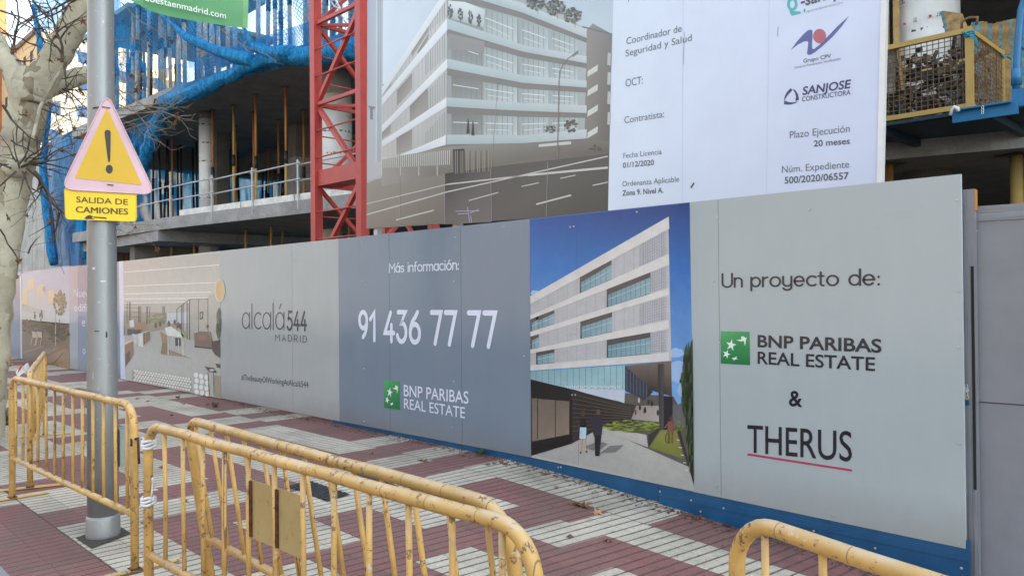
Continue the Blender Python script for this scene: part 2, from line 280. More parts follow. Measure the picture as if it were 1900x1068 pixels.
# ------------------------------------------------------------------ mesh builder and naming
class MB:
    def __init__(s): s.v = []; s.f = []; s.mi = []; s.c = []; s.uv = []; s.mats = []; s.sm = []
    def mat(s, m):
        m = M[m] if isinstance(m, str) else m
        if m not in s.mats: s.mats.append(m)
        return s.mats.index(m)
    def face(s, pts, m, cols=None, uvs=None, smooth=False):
        b = len(s.v); s.v += [tuple(p) for p in pts]; s.f.append(tuple(range(b, b+len(pts)))); s.mi.append(s.mat(m))
        s.c.append(cols); s.uv.append(uvs); s.sm.append(smooth)
    def grid(s, pts, m, nu, nv, uvs=None, smooth=True, closed=False):
        b = len(s.v); s.v += [tuple(p) for p in pts]; k = s.mat(m)
        for j in range(nv-1):
            for i in range(nu if closed else nu-1):
                i2 = (i+1) % nu; q = (b+j*nu+i, b+j*nu+i2, b+(j+1)*nu+i2, b+(j+1)*nu+i)
                s.f.append(q); s.mi.append(k); s.c.append(None); s.sm.append(smooth)
                s.uv.append(None if uvs is None else [uvs[a-b] for a in q])
    def box(s, c, sz, m, ax=None):
        X, Y, Z = ax if ax else (Vector((1, 0, 0)), Vector((0, 1, 0)), Vector((0, 0, 1)))
        c = Vector(c); P = lambda a, b, d: c+X*(a*sz[0]/2)+Y*(b*sz[1]/2)+Z*(d*sz[2]/2)
        for q in (((-1,-1,-1),(-1,1,-1),(1,1,-1),(1,-1,-1)), ((-1,-1,1),(1,-1,1),(1,1,1),(-1,1,1)), ((-1,-1,-1),(1,-1,-1),(1,-1,1),(-1,-1,1)),
                  ((1,-1,-1),(1,1,-1),(1,1,1),(1,-1,1)), ((1,1,-1),(-1,1,-1),(-1,1,1),(1,1,1)), ((-1,1,-1),(-1,-1,-1),(-1,-1,1),(-1,1,1))):
            s.face([P(*k) for k in q], m)
        return s
    def bar(s, a, b, w, h, m, upv=Vector((0, 0, 1))):
        a, b = Vector(a), Vector(b); d = (b-a); L = d.length; d = d/L
        x = d.cross(upv)
        if x.length < 1e-4: x = d.cross(Vector((0, 1, 0)))
        x.normalize(); y = x.cross(d); return s.box((a+b)/2, (L, w, h), m, (d, x, y))
    def tube(s, path, r, m, n=10, caps=True):
        path = [Vector(p) for p in path]; rs = r if isinstance(r, (list, tuple)) else [r]*len(path)
        pts = []; prev = None
        for i, p in enumerate(path):
            d = (path[min(i+1, len(path)-1)]-path[max(i-1, 0)]).normalized()
            if prev is None:
                a = d.cross(Vector((0, 0, 1)));
                if a.length < 1e-3: a = d.cross(Vector((0, 1, 0)))
            else: a = prev-d*prev.dot(d)
            a.normalize(); prev = a; b = d.cross(a)
            pts += [p+(a*math.cos(2*math.pi*k/n)+b*math.sin(2*math.pi*k/n))*rs[i] for k in range(n)]
        base = len(s.v); s.grid(pts, m, n, len(path), closed=True)
        if caps:
            for e, rev in ((0, True), (len(path)-1, False)):
                ring = [base+e*n+k for k in range(n)]
                s.f.append(tuple(reversed(ring)) if rev else tuple(ring)); s.mi.append(s.mat(m)); s.c.append(None); s.uv.append(None); s.sm.append(False)
        return s
    def build(s, name, parent=None, inv=None):
        me = bpy.data.meshes.new(name); v = s.v
        if inv is not None: v = [tuple(inv @ Vector(p)) for p in v]
        me.from_pydata(v, [], s.f)
        for m in s.mats: me.materials.append(m)
        me.polygons.foreach_set('material_index', s.mi); me.polygons.foreach_set('use_smooth', s.sm)
        if any(c is not None for c in s.c):
            at = me.color_attributes.new('Col', 'FLOAT_COLOR', 'CORNER'); k = 0
            buf = []
            for p, c in zip(s.f, s.c):
                for j in range(len(p)):
                    q = (.5, .5, .5) if c is None else (c[j] if isinstance(c[0], (tuple, list)) else c)
                    buf += [q[0], q[1], q[2], 1.]
            at.data.foreach_set('color', buf)
        if any(u is not None for u in s.uv):
            ul = me.uv_layers.new(name='UVMap'); buf = []
            for p, u in zip(s.f, s.uv):
                for j in range(len(p)): buf += list(u[j]) if u else [0, 0]
            ul.data.foreach_set('uv', buf)
        me.update(); o = bpy.data.objects.new(name, me); COL.objects.link(o)
        if parent: o.parent = parent
        return o
def tag(o, label=None, cat=None, group=None, kind=None):
    if label: o['label'] = label
    if cat: o['category'] = cat
    if group: o['group'] = group
    if kind: o['kind'] = kind
    return o
def thing(name, label, cat, loc=(0, 0, 0), group=None, rot=None):
    o = bpy.data.objects.new(name, None); COL.objects.link(o); o.location = loc
    if rot is not None: o.rotation_mode = 'QUATERNION'; o.rotation_quaternion = rot
    o.empty_display_size = .1
    return tag(o, label, cat, group)
def loc_inv(t):
    m = Matrix.LocRotScale(t.location, t.rotation_quaternion if t.rotation_mode == 'QUATERNION' else t.rotation_euler, None); return m.inverted()
def copy_tree(o, parent=None):
    c = o.copy(); COL.objects.link(c)
    if parent: c.parent = parent
    for ch in list(o.children): copy_tree(ch, c)
    return c
# ------------------------------------------------------------------ ground
tile_rows = {'A': (4.95, 5.62, [(-24, -22), (-20.5, -19.9), (-19.2, -17.3), (-16.6, -14.6), (-14.1, -13.6), (-13.1, -11.15), (-10.6, -10.15), (-9.75, -7.73), (-7.25, -6.77), (-6.3, -5.78), (-3.63, -1.4), (0, 2)]),
 'B': (4.475, 4.95, [(-23, -22.4), (-19, -17.2), (-15.4, -14.9), (-14.4, -13.9), (-10.98, -10.5), (-9.9, -9.42), (-7.2, -6.7), (-6.22, -5.76), (-5.3, -4.0), (-1.6, 0)]),
 'C': (4.0, 4.475, [(-21, -19), (-16, -14), (-12.5, -10.45), (-9.44, -6.67), (-6.22, -5.72), (-4.53, -4.09), (-3.65, -2.2), (-1, .5)]),
 'D': (3.525, 4.0, [(-22, -21.5), (-17.8, -17.3), (-15, -13), (-11.5, -11), (-10.4, -9.9), (-4.54, -3.2), (-2.2, -1)]),
 'E': (3.05, 3.525, [(-20, -18), (-17, -15), (-12.5, -10.6), (-8.9, -6.1), (-5.28, -4.05), (-3.2, -2.8), (-1, 1)]),
 'F': (2.575, 3.05, [(-18, -17), (-14, -12), (-10.5, -10), (-7.1, -6.62), (-6.1, -5.6), (-4.6, -2.5)]),
 'G': (2.1, 2.575, [(-20, -19), (-16, -14.2), (-12.5, -12), (-9.2, -7.4), (-7.0, -6.6), (-6.11, -4.5), (-3.5, -2), (0, 2)]),
 'H': (1.625, 2.1, [(-18, -16), (-12, -10), (-8.2, -7.7), (-6.9, -6.4), (-4.2, -2.2)]),
 'I': (1.15, 1.625, [(-15, -13), (-10.5, -9), (-7.35, -5.1), (-4, -2), (0, 2)])}
mb = MB()
xs_base = [-60, -45, -35, -30]+[-28+.475*i for i in range(70)]+[6, 10, 20]
for k, (y0, y1, reds) in tile_rows.items():
    reds = reds+[(-26.5+(ord(k) % 3)*.7-i*3.3, -25.2+(ord(k) % 3)*.5-i*3.3) for i in range(10)]
    xs = sorted(set([x for x in xs_base]+[e for r in reds for e in r]))
    for a, b in zip(xs[:-1], xs[1:]):
        if b-a < 1e-4: continue
        m = (a+b)/2; red = any(r[0] <= m <= r[1] for r in reds)
        mb.face([(a, y0, gz(a, y0)), (b, y0, gz(b, y0)), (b, y1, gz(b, y1)), (a, y1, gz(a, y1))], 'red_tile' if red else 'grey_tile')
tag(mb.build('pavement'), kind='structure')
mb = MB(); mb.box((-20, 1.04, -.08), (80, .22, .16), 'kerb'); tag(mb.build('kerb'), kind='structure')
mb = MB(); mb.face([(-300, -14, -.14), (100, -14, -.14), (100, .94, -.14), (-300, .94, -.14)], 'asphalt'); tag(mb.build('road'), kind='structure')
mb = MB(); mb.face([(-300, -24.5, -.02), (100, -24.5, -.02), (100, -14, -.02), (-300, -14, -.02)], 'grey_tile'); mb.face([(-300, -14, -.14), (100, -14, -.14), (100, -14, -.02), (-300, -14, -.02)], 'kerb'); tag(mb.build('far_pavement'), kind='structure')
mb = MB(); mb.face([(-400, -150, -.45), (200, -150, -.45), (200, 200, -.45), (-400, 200, -.45)], plain('bare_earth', (.2, .16, .12), .9, sc=3)); tag(mb.build('ground'), kind='structure')
# ------------------------------------------------------------------ flat print helpers
PK = 1.0
PK = (.97, 1.0, 1.05)
def pc(*c): return tuple(min(.9, v*k) for v, k in zip(lin(c), PK))
class Plane:
    def __init__(s, P, n): s.P = Vector(P); s.n = Vector(n).normalized()
    def at(s, px, py, layer=0): return onP(px, py, s.P, s.n)+s.n*(.0008*layer)
FENCE_Y = 5.497
PF = Plane((0, FENCE_Y, 0), (0, -1, 0))
BAX = Vector((.99776, .05879, -.03191)).normalized()
BN = Vector((BAX.y, -BAX.x, 0)).normalized()
BUP = BN.cross(BAX).normalized();
if BUP.z < 0: BUP = -BUP
PB = Plane(onY(1627, 330, 6.2), BN)
class Pic:
    """flat printed shapes on one plane, drawn in order"""
    def __init__(s, plane, org=(0, 0), sc=1., mat='picture'): s.p = plane; s.mb = MB(); s.o = org; s.s = sc; s.m = mat
    def T(s, q): return (s.o[0]+q[0]/s.s, s.o[1]+q[1]/s.s)
    def view(s, org, sc): s.o = org; s.s = sc; return s
    def poly(s, pts, col, layer=1):
        P = [s.p.at(*s.T(q), layer) for q in pts]
        n = (P[1]-P[0]).cross(P[2]-P[0])
        area = Vector((0, 0, 0))
        for i in range(len(P)): area += (P[i]-P[0]).cross(P[(i+1) % len(P)]-P[0])
        if area.dot(s.p.n) < 0:
            P.reverse()
            if isinstance(col, list): col = col[::-1]
        k_ = 1.16 if s.m == 'poster' else 1.
        cc = [tuple(min(.85, v*k_) for v in pc(*c)) for c in col] if isinstance(col, list) else tuple(min(.85, v*k_) for v in pc(*col))
        s.mb.face(P, s.m, cc)
    def line(s, a, b, w, col, layer=2):
        a, b = Vector(a), Vector(b); d = (b-a).normalized(); nrm = Vector((-d.y, d.x))*w/2
        s.poly([a+nrm, b+nrm, b-nrm, a-nrm], col, layer)
    def ell(s, c, rx, ry, col, layer=2, n=20, jag=0):
        s.poly([(c[0]+rx*math.cos(2*math.pi*k/n)*(1+random.uniform(-jag, jag)), c[1]+ry*math.sin(2*math.pi*k/n)*(1+random.uniform(-jag, jag))) for k in range(n)], col, layer)
    def blob(s, c, rx, ry, cols, layer=2, n=14, size=.45):
        n = int(n*2.4); size *= .58
        for i in range(n):
            a = random.uniform(0, 6.28); q = math.sqrt(random.random())
            s.ell((c[0]+math.cos(a)*q*rx, c[1]+math.sin(a)*q*ry), rx*size*random.uniform(.6, 1), ry*size*random.uniform(.6, 1), random.choice(cols), layer+i*.05, 7, .3)
    def build(s, name, parent): return s.mb.build(name, parent)
FONT_H = None
def text_mesh(txt, bold=0., shear=0., space=1.):
    cu = bpy.data.curves.new('txt', 'FONT'); cu.body = txt; cu.size = 1; cu.offset = bold; cu.shear = shear; cu.space_character = space; cu.resolution_u = 4
    ob = bpy.data.objects.new('txt', cu); COL.objects.link(ob); dg = bpy.context.evaluated_depsgraph_get(); dg.update()
    me = bpy.data.meshes.new_from_object(ob.evaluated_get(dg)); v = [tuple(q.co) for q in me.vertices]; f = [tuple(p.vertices) for p in me.polygons]
    bpy.data.objects.remove(ob); bpy.data.curves.remove(cu); bpy.data.meshes.remove(me); return v, f
_v, _ = text_mesh('H'); CAPH = max(q[1] for q in _v)
def put_text(mb, plane, txt, bl, br, capx, col, bold=0., shear=0., space=1., layer=3, mat='print', vf=None):
    """baseline from pixel bl to br, capital height capx pixels at the left end"""
    v, f = vf if vf else text_mesh(txt, bold, shear, space)
    x0 = min(q[0] for q in v); x1 = max(q[0] for q in v); ch = CAPH if not vf else 1.
    A = plane.at(*bl, layer); B = plane.at(*br, layer); Tp = plane.at(bl[0], bl[1]-capx, layer)
    ux = (B-A)/(x1-x0); uy = (Tp-A)/ch
    uy -= ux.normalized()*uy.dot(ux.normalized())*.0
    P = [A+ux*(q[0]-x0)+uy*q[1]+plane.n*(q[2] if len(q) > 2 else 0) for q in v]
    k = mb.mat(mat); b = len(mb.v); mb.v += [tuple(p) for p in P]
    for q in f:
        n = Vector((0, 0, 0)); pp = [P[i] for i in q]
        for i in range(1, len(pp)-1): n += (pp[i]-pp[0]).cross(pp[i+1]-pp[0])
        q = q if n.dot(plane.n) > 0 else tuple(reversed(q))
        mb.f.append(tuple(b+i for i in q)); mb.mi.append(k); mb.c.append(pc(*col) if mat in ('print', 'poster', 'picture') else None); mb.uv.append(None); mb.sm.append(False)
# rounded monoline lettering: strokes in a cell with x-height .68, cap 1
def arc(cx, cy, rx, ry, a0, a1, n=14): return [(cx+rx*math.cos(R(a0+(a1-a0)*k/n)), cy+ry*math.sin(R(a0+(a1-a0)*k/n))) for k in range(n+1)]
G = {' ': (.42, []), 'U': (.62, [[(0, 1), (0, .32)]+arc(.31, .31, .31, .31, 180, 360)+[(.62, .32), (.62, 1)]]),
 'n': (.46, [[(0, 0), (0, .68)], [(0, .38)]+arc(.23, .42, .23, .24, 170, 0)+[(.46, .4), (.46, 0)]]),
 'p': (.54, [[(0, .68), (0, -.28)], arc(.27, .34, .27, .33, 180, -180, 22)]), 'd': (.54, [[(.54, 1.05), (.54, 0)], arc(.27, .34, .27, .33, 0, 360, 22)]),
 'r': (.28, [[(0, 0), (0, .68)], [(0, .35)]+arc(.26, .38, .26, .28, 170, 85)]), 'o': (.58, [arc(.29, .34, .29, .33, 0, 360, 24)]),
 'y': (.48, [[(0, .68), (0, .28)]+arc(.24, .25, .24, .24, 180, 360)+[(.48, .28), (.48, .68)], [(.48, .4), (.48, -.04)]+arc(.24, -.06, .24, .21, 0, -160)]),
 'e': (.54, [[(.02, .34), (.53, .34)]+arc(.27, .34, .26, .33, 5, 318, 20)]), 'c': (.46, [arc(.29, .34, .29, .33, 48, 312, 18)]),
 't': (.3, [[(.12, .92), (.12, .16)]+arc(.27, .16, .15, .15, 180, 275), [(0, .66), (.28, .66)]]),
 ':': (.1, [[(.05, .02), (.05, .05)], [(.05, .5), (.05, .53)]]), 'M': (.76, [[(0, 0), (0, 1), (.38, .42), (.76, 1), (.76, 0)]]),
 'a': (.54, [arc(.27, .34, .27, .33, 0, 360, 22), [(.54, .68), (.54, 0)]]), 'á': (.54, [arc(.27, .34, .27, .33, 0, 360, 22), [(.54, .68), (.54, 0)], [(.25, .84), (.36, 1.02)]]),
 's': (.4, [arc(.2, .50, .19, .16, 25, 250, 12)+arc(.2, .18, .2, .17, 80, -155, 12)]), 'i': (.06, [[(.03, 0), (.03, .66)], [(.03, .93), (.03, .95)]]),
 'f': (.3, [arc(.28, .84, .16, .18, 80, 180)+[(.12, .8), (.12, 0)], [(0, .62), (.28, .62)]]),
 'm': (.76, [[(0, 0), (0, .68)], [(0, .4)]+arc(.19, .44, .19, .22, 170, 0)+[(.38, 0)], [(.38, .4)]+arc(.57, .44, .19, .22, 170, 0)+[(.76, 0)]]),
 'ó': (.58, [arc(.29, .34, .29, .33, 0, 360, 24), [(.27, .84), (.38, 1.02)]]), 'l': (.06, [[(.03, 0), (.03, 1.05)]]),
 '9': (.5, [arc(.25, .7, .25, .29, 0, 360, 22), [(.5, .68)]+arc(.02, .62, .48, .6, -5, -62, 8)]), '1': (.28, [[(0, .74), (.26, .98), (.26, 0)]]),
 '4': (.56, [[(.36, .98), (0, .28), (.56, .28)], [(.4, .55), (.4, 0)]]), '3': (.5, [[(.02, 1), (.46, 1), (.2, .62)]+arc(.22, .32, .27, .32, 80, -160, 16)]),
 '6': (.54, [arc(.27, .3, .27, .3, 0, 360, 22), [(.42, 1)]+arc(.6, .3, .6, .62, 122, 178, 8)]), '7': (.52, [[(0, 1), (.52, 1), (.2, 0)]]),
 '5': (.5, [[(.46, 1), (.1, 1), (.06, .56)]+arc(.2, .32, .28, .32, 120, -150, 16)]),
 'A': (.6, [[(0, 0), (.3, 1), (.6, 0)], [(.11, .33), (.49, .33)]]), 'D': (.56, [[(0, 0), (0, 1), (.2, 1)]+arc(.2, .5, .36, .5, 88, -88, 14)+[(.2, 0), (0, 0)]]),
 'R': (.52, [[(0, 0), (0, 1), (.26, 1)]+arc(.26, .74, .24, .26, 88, -88, 10)+[(0, .48)], [(.26, .48), (.52, 0)]]), 'I': (.06, [[(.03, 0), (.03, 1)]])}
def stroke_text(txt, w, gap=.17):
    V = []; Fc = []; x = 0; k = 0
    for ch in txt:
        adv, strokes = G[ch]
        for st in strokes:
            st = [Vector((p[0]+x, p[1])) for p in st]; closed = (st[0]-st[-1]).length < 1e-3 and len(st) > 4
            if closed: st = st[:-1]
            clean = [st[0]]
            for p in st[1:]:
                if (p-clean[-1]).length > .012: clean.append(p)
            st = clean; n = len(st); z = .0003*(k % 4); k += 1; L = []; Rr = []
            for i in range(n):
                a = st[(i-1) % n] if (closed or i > 0) else st[i]; b = st[(i+1) % n] if (closed or i < n-1) else st[i]
                d1 = (st[i]-a); d2 = (b-st[i]); d1 = d1.normalized() if d1.length > 0 else d2.normalized(); d2 = d2.normalized() if d2.length > 0 else d1
                t = (d1+d2).normalized() if (d1+d2).length > 1e-3 else d1; nn = Vector((-t.y, t.x)); s_ = min(1.9, 1/max(.4, nn.dot(Vector((-d1.y, d1.x)))))
                L.append(st[i]+nn*w/2*s_); Rr.append(st[i]-nn*w/2*s_)
            if closed:
                b0 = len(V); V += [(p.x, p.y, z) for q in zip(L, Rr) for p in q]
                for i in range(n): j = (i+1) % n; Fc.append((b0+2*i, b0+2*i+1, b0+2*j+1, b0+2*j))
            else:
                t0 = (st[0]-st[1]).normalized(); t1 = (st[-1]-st[-2]).normalized(); b0 = len(V)
                def cap(c, t):
                    nn = Vector((-t.y, t.x)); return [c+(nn*math.cos(R(q))+t*math.sin(R(q)))*w/2 for q in range(0, 181, 30)]
                V += [(p.x, p.y, z) for q in zip(L, Rr) for p in q]
                for i in range(n-1): Fc.append((b0+2*i, b0+2*i+1, b0+2*i+3, b0+2*i+2))
                for c, t in ((st[0], t0), (st[-1], t1)):
                    b1 = len(V); q = cap(c, t); V += [(p.x, p.y, z) for p in q]; Fc.append(tuple(range(b1, b1+len(q))))
        x += adv+(gap if ch != ' ' else .0)
    return V, Fc
def star(c, r, rot=0, k=.42, spread=1.): 
    return [(c[0]+math.cos(R(rot+36*i))*(r if i % 2 == 0 else r*k), c[1]+math.sin(R(rot+36*i))*(r if i % 2 == 0 else r*k)*spread) for i in range(10)]
def part(mb, name, t, label=None):
    o = mb.build(name, t, loc_inv(t))
    if label: o['label'] = label
    return o
def sub(mb, name, p, t): return mb.build(name, p, loc_inv(t))
# ------------------------------------------------------------------ hoarding panels
BOTX = [-33, -24.8, -16.8, -12.3, -8.83, -5.4, -3.56, -1.59]; BOTZ = [.01, .01, .02, .034, .044, .066, .048, .033]
TOPZ = 2.38
def panel(x0, x1, label, col, cols4=None, seams=()):
    t = thing('hoarding_panel', label, 'hoarding panel', ((x0+x1)/2, FENCE_Y+.012, .03), 'printed panels of the site hoarding')
    z0, z1 = float(np.interp(x0, BOTX, BOTZ)), float(np.interp(x1, BOTX, BOTZ)); g = .0015
    a, b, y0, y1 = x0+g, x1-g, FENCE_Y, FENCE_Y+.024
    mb = MB(); c = pc(*col)
    q = [(a, y0, z0), (b, y0, z1), (b, y0, TOPZ), (a, y0, TOPZ)]; w = [(p[0], y1, p[2]) for p in q]
    mb.face(q, 'print', [pc(*k) for k in cols4] if cols4 else c)
    for i in range(4): mb.face([q[i], w[i], w[(i+1) % 4], q[(i+1) % 4]], 'print', pc(200, 202, 205))
    mb.face(w[::-1], 'print', pc(150, 150, 150)); part(mb, 'sheet', t)
    for sx in seams:
        mb = MB(); mb.box((sx, y0-.0008, (z0+TOPZ)/2), (.0026, .0012, TOPZ-z0-.02), 'print'); cj = tuple(v*.45 for v in c); mb.c = [cj]*len(mb.f); part(mb, 'joint', t)
    return t
scr = MB(); scr.tube([(0, -.0015, 0), (0, -.006, 0)], [.009, .007], 'steel', 8); SCREW = None
def screws(t, pts):
    global SCREW
    for px, py in pts:
        p = PF.at(px, py) ; l = loc_inv(t) @ p
        if SCREW is None: o = scr.build('screw', t); SCREW = o
        else: o = SCREW.copy(); COL.objects.link(o); o.parent = t
        o.location = l
def emblem(t, quad, plane, stars, name='emblem', lab=None):
    P = Pic(plane); a, b, c, d = [Vector(q) for q in quad]
    P.poly([a, b, c, d], [(84, 168, 104), (60, 150, 86), (20, 112, 62), (24, 118, 66)], 1.5)
    for poly in stars:
        P.poly([a+(b-a)*u+(d-a)*v+(c-b-d+a)*u*v for u, v in poly], (226, 236, 228), 2.5)
    return part(P.mb, name, t)
S1 = [(.70,.14),(.80,.17),(.74,.11),(.86,.19),(.90,.17),(.875,.24),(.84,.44),(.80,.28),(.70,.30),(.54,.26),(.72,.235)]
S2 = star((.36, .42), .19, -80, .36); S3 = star((.2, .70), .14, -70, .38); S4 = [(.42,.80),(.47,.80),(.56,.75),(.53,.81),(.58,.83),(.50,.85),(.44,.89),(.44,.845),(.38,.83)]
# bright panel with project owners
t = panel(-3.575, -1.59, 'light grey panel reading Un proyecto de with two company marks, at the right end', (170, 177, 177), seams=(-3.317,))
def letter(t, plane, args, name='lettering', mat='print', **kw):
    mb = MB(); put_text(mb, plane, *args, mat=mat, **kw); n = len(mb.v)
    ax = (Vector(plane.at(args[2][0], args[2][1]))-Vector(plane.at(args[1][0], args[1][1]))); L = ax.length; ax.normalize()
    xs = [Vector(p).dot(ax) for p in mb.v]; iv = sorted((min(xs[i] for i in f), max(xs[i] for i in f)) for f in mb.f); gaps = []; e = iv[0][1]
    for a, b in iv:
        if a > e: gaps.append((a-e, (a+e)/2))
        e = max(e, b)
    nw = args[0].count(' '); cuts = sorted(g for _, g in sorted(gaps)[::-1][:nw]) if nw else []
    out = []
    for w in range(len(cuts)+1):
        lo = cuts[w-1] if w else -1e9; hi = cuts[w] if w < len(cuts) else 1e9; m2 = MB(); m2.mats = mb.mats
        for k, f in enumerate(mb.f):
            c = sum(xs[i] for i in f)/len(f)
            if lo <= c < hi: b = len(m2.v); m2.v += [mb.v[i] for i in f]; m2.f.append(tuple(range(b, b+len(f)))); m2.mi.append(mb.mi[k]); m2.c.append(mb.c[k]); m2.uv.append(None); m2.sm.append(False)
        if m2.f: out.append(part(m2, name, t))
    return out
letter(t, PF, ('Un proyecto de:', (1339, 532.5), (1633, 528), 24.5, (38, 41, 50)), vf=stroke_text('Un proyecto de:', .125))
emblem(t, ((1337, 614), (1391, 615), (1392, 677), (1337.5, 674)), PF, (S1, S2, S3, S4))
letter(t, PF, ('BNP PARIBAS', (1406, 643), (1636, 653.5), 21.5, (33, 36, 50)), bold=.022)
letter(t, PF, ('REAL ESTATE', (1406, 674), (1624, 687.5), 22, (33, 36, 50)), bold=.014)
letter(t, PF, ('&', (1464, 752), (1489, 754), 28, (30, 32, 42)), bold=.02)
letter(t, PF, ('THERUS', (1387, 838), (1581, 855.5), 50, (32, 30, 38)), bold=.004)
P = Pic(PF); P.line((1387, 842), (1581, 872), 4, (176, 62, 88), 2); part(P.mb, 'underline', t)
screws(t, [(1332, 402), (1502, 389), (1775, 371), (1778, 540), (1778, 644), (1780, 822), (1779, 1009), (1546, 956), (1324, 521), (1335, 635), (1330, 900)])
# slate panel with the telephone number
t = panel(-8.83, -5.395, 'slate grey panel with a large white telephone number', (119, 132, 146), seams=(-7.72, -6.42))
letter(t, PF, ('Más información:', (722, 505.5), (852, 499.5), 16.5, (214, 218, 232)), vf=stroke_text('Más información:', .14))
letter(t, PF, ('91 436 77 77', (665, 629), (924, 643), 51, (222, 224, 238)), vf=stroke_text('91 436 77 77', .165, .24))
emblem(t, ((712.5, 705), (742, 707), (742.5, 760), (713, 756)), PF, (S1, S2, S3, S4))
letter(t, PF, ('BNP PARIBAS', (749.5, 734), (869.5, 748.5), 20.5, (222, 224, 238)), bold=.006)
letter(t, PF, ('REAL ESTATE', (750, 757), (863, 775.5), 18.5, (222, 224, 238)), bold=.002)
screws(t, [(676, 683), (674, 521), (676, 781), (842, 707), (843, 522), (840, 792), (973, 660), (936, 420), (672, 450), (845, 440)])
# light panel with the site's own name
t = panel(-12.33, -8.83, 'light grey panel with thin lettering alcalá544 beside the slate panel', (168, 171, 170), seams=(-10.02,))
letter(t, PF, ('alcalá', (449, 609), (528, 611), 43, (70, 72, 76)), vf=stroke_text('alcalá', .06, .14))
letter(t, PF, ('544', (532, 611), (570, 612.5), 33, (52, 54, 60)), vf=stroke_text('544', .15, .2))
letter(t, PF, ('MADRID', (510.5, 631.5), (570, 635), 11.5, (74, 76, 80)), vf=stroke_text('MADRID', .1, .42))
letter(t, PF, ('#TheBeautyOfWorkingAtAlcalá544', (448, 704), (572.5, 719), 10, (60, 62, 66)))
screws(t, [(545, 465), (545, 780), (488, 461), (602, 455), (600, 770), (470, 745)])
# office interior panel
t = panel(-16.95, -12.33, 'printed panel showing an open office with a long white table', (186, 186, 182))
P = Pic(PF).view((220, 470), 3.683)
P.poly([(8, 55), (695, -5), (695, 330), (36, 330)], [(178, 173, 163), (176, 170, 158), (196, 192, 182), (190, 186, 178)], 1)
P.poly([(36, 330), (695, 330), (700, 990), (36, 860)], [(168, 164, 154), (170, 166, 156), (180, 179, 172), (190, 190, 186)], 1)
for y0, y1, x1 in ((128, 78, 690), (224, 198, 670), (276, 263, 635), (310, 306, 600), (338, 332, 580)):
    P.line((36, y0), (x1, y1), 5, (232, 230, 224), 2)
P.poly([(36, 400), (450, 400), (430, 505), (36, 560)], (150, 142, 128), 2)
P.poly([(205, 425), (330, 405), (330, 470), (205, 470)], (120, 128, 92), 3)
P.blob((265, 440), 62, 26, [(132, 138, 96), (110, 120, 84), (150, 152, 112)], 4, 14)
P.poly([(330, 405), (480, 400), (480, 475), (330, 480)], (186, 190, 194), 3)
for x in (60, 78, 140, 152, 196, 214, 300, 312): P.line((x, 330 if x < 100 else 360), (x, 480), 9 if x in (78, 140, 196, 312) else 4, (84, 82, 84), 4)
for y in (370, 395, 430): P.line((36, y), (150, y+4), 3, (96, 92, 92), 4)
P.poly([(485, 312), (612, 310), (612, 590), (485, 590)], (170, 166, 158), 3); P.poly([(548, 315), (612, 312), (612, 560), (548, 575)], (176, 168, 156), 4)
P.poly([(612, 290), (660, 270), (695, 330), (697, 660), (612, 600)], (178, 172, 162), 3)
for a, b, w in (((400, 378), (400, 540), 5), ((432, 352), (432, 560), 5), ((442, 345), (442, 570), 4), ((470, 325), (470, 585), 5), ((486, 312), (486, 590), 6), ((548, 312), (548, 575), 4), ((612, 310), (612, 590), 4), ((400, 380), (486, 312), 4), ((486, 312), (612, 310), 4)): P.line(a, b, w, (78, 76, 74), 5)
P.poly([(556, 400), (580, 395), (580, 445), (556, 452)], (58, 58, 60), 5); P.poly([(562, 408), (574, 405), (574, 436), (562, 442)], (160, 160, 158), 6)
P.poly([(518, 545), (560, 530), (632, 535), (645, 590), (640, 645), (522, 632)], (124, 108, 96), 6); P.poly([(545, 560), (605, 558), (608, 590), (548, 592)], (146, 112, 100), 7)
P.poly([(520, 632), (640, 645), (640, 652), (520, 640)], (70, 62, 56), 7); P.line((600, 490), (636, 580), 8, (150, 134, 120), 7); P.ell((612, 497), 8, 14, (110, 90, 78), 7)
P.poly([(640, 600), (695, 590), (697, 715), (660, 690), (640, 660)], (86, 76, 70), 6)
P.blob((684, 470), 16, 100, [(70, 78, 64), (92, 98, 82), (56, 62, 52)], 6, 18, .55); P.line((686, 520), (690, 620), 5, (60, 56, 50), 7)
P.poly([(300, 640), (440, 690), (500, 720), (440, 705), (290, 690)], (148, 134, 114), 3)
P.poly([(318, 508), (360, 498), (445, 555), (445, 572), (335, 560)], (222, 222, 214), 7); P.poly([(335, 560), (445, 572), (445, 580), (335, 568)], (186, 184, 176), 8)
for x, y0, y1 in ((341, 565, 692), (443, 578, 698), (412, 585, 660)): P.line((x, y0), (x, y1), 7 if x != 412 else 5, (216, 214, 206), 8)
P.poly([(285, 530), (330, 560), (334, 610), (300, 612)], (158, 136, 96), 6); P.poly([(300, 612), (335, 612), (338, 690), (288, 680)], (140, 120, 90), 6)
P.poly([(388, 575), (425, 578), (425, 630), (390, 632)], (70, 70, 74), 7); P.poly([(425, 545), (455, 525), (460, 570), (445, 580)], (150, 168, 100), 7)
for x, y in ((410, 490), (425, 500), (285, 480), (345, 478), (255, 490), (385, 470)): P.ell((x, y), 9, 20, (92, 72, 62), 6)
P.poly([(135, 550), (165, 540), (215, 525), (218, 590), (168, 640), (137, 632)], (216, 214, 206), 6); P.poly([(168, 545), (216, 528), (218, 588), (170, 632)], (150, 124, 100), 7)
for x in (180, 196, 208): P.line((x, 540-(x-180)*.4), (x, 622-(x-180)*1.1), 3, (96, 74, 58), 8)
P.poly([(112, 475), (188, 470), (190, 518), (114, 522)], (158, 126, 94), 6); P.poly([(76, 460), (106, 450), (110, 500), (80, 505)], (214, 214, 210), 7)
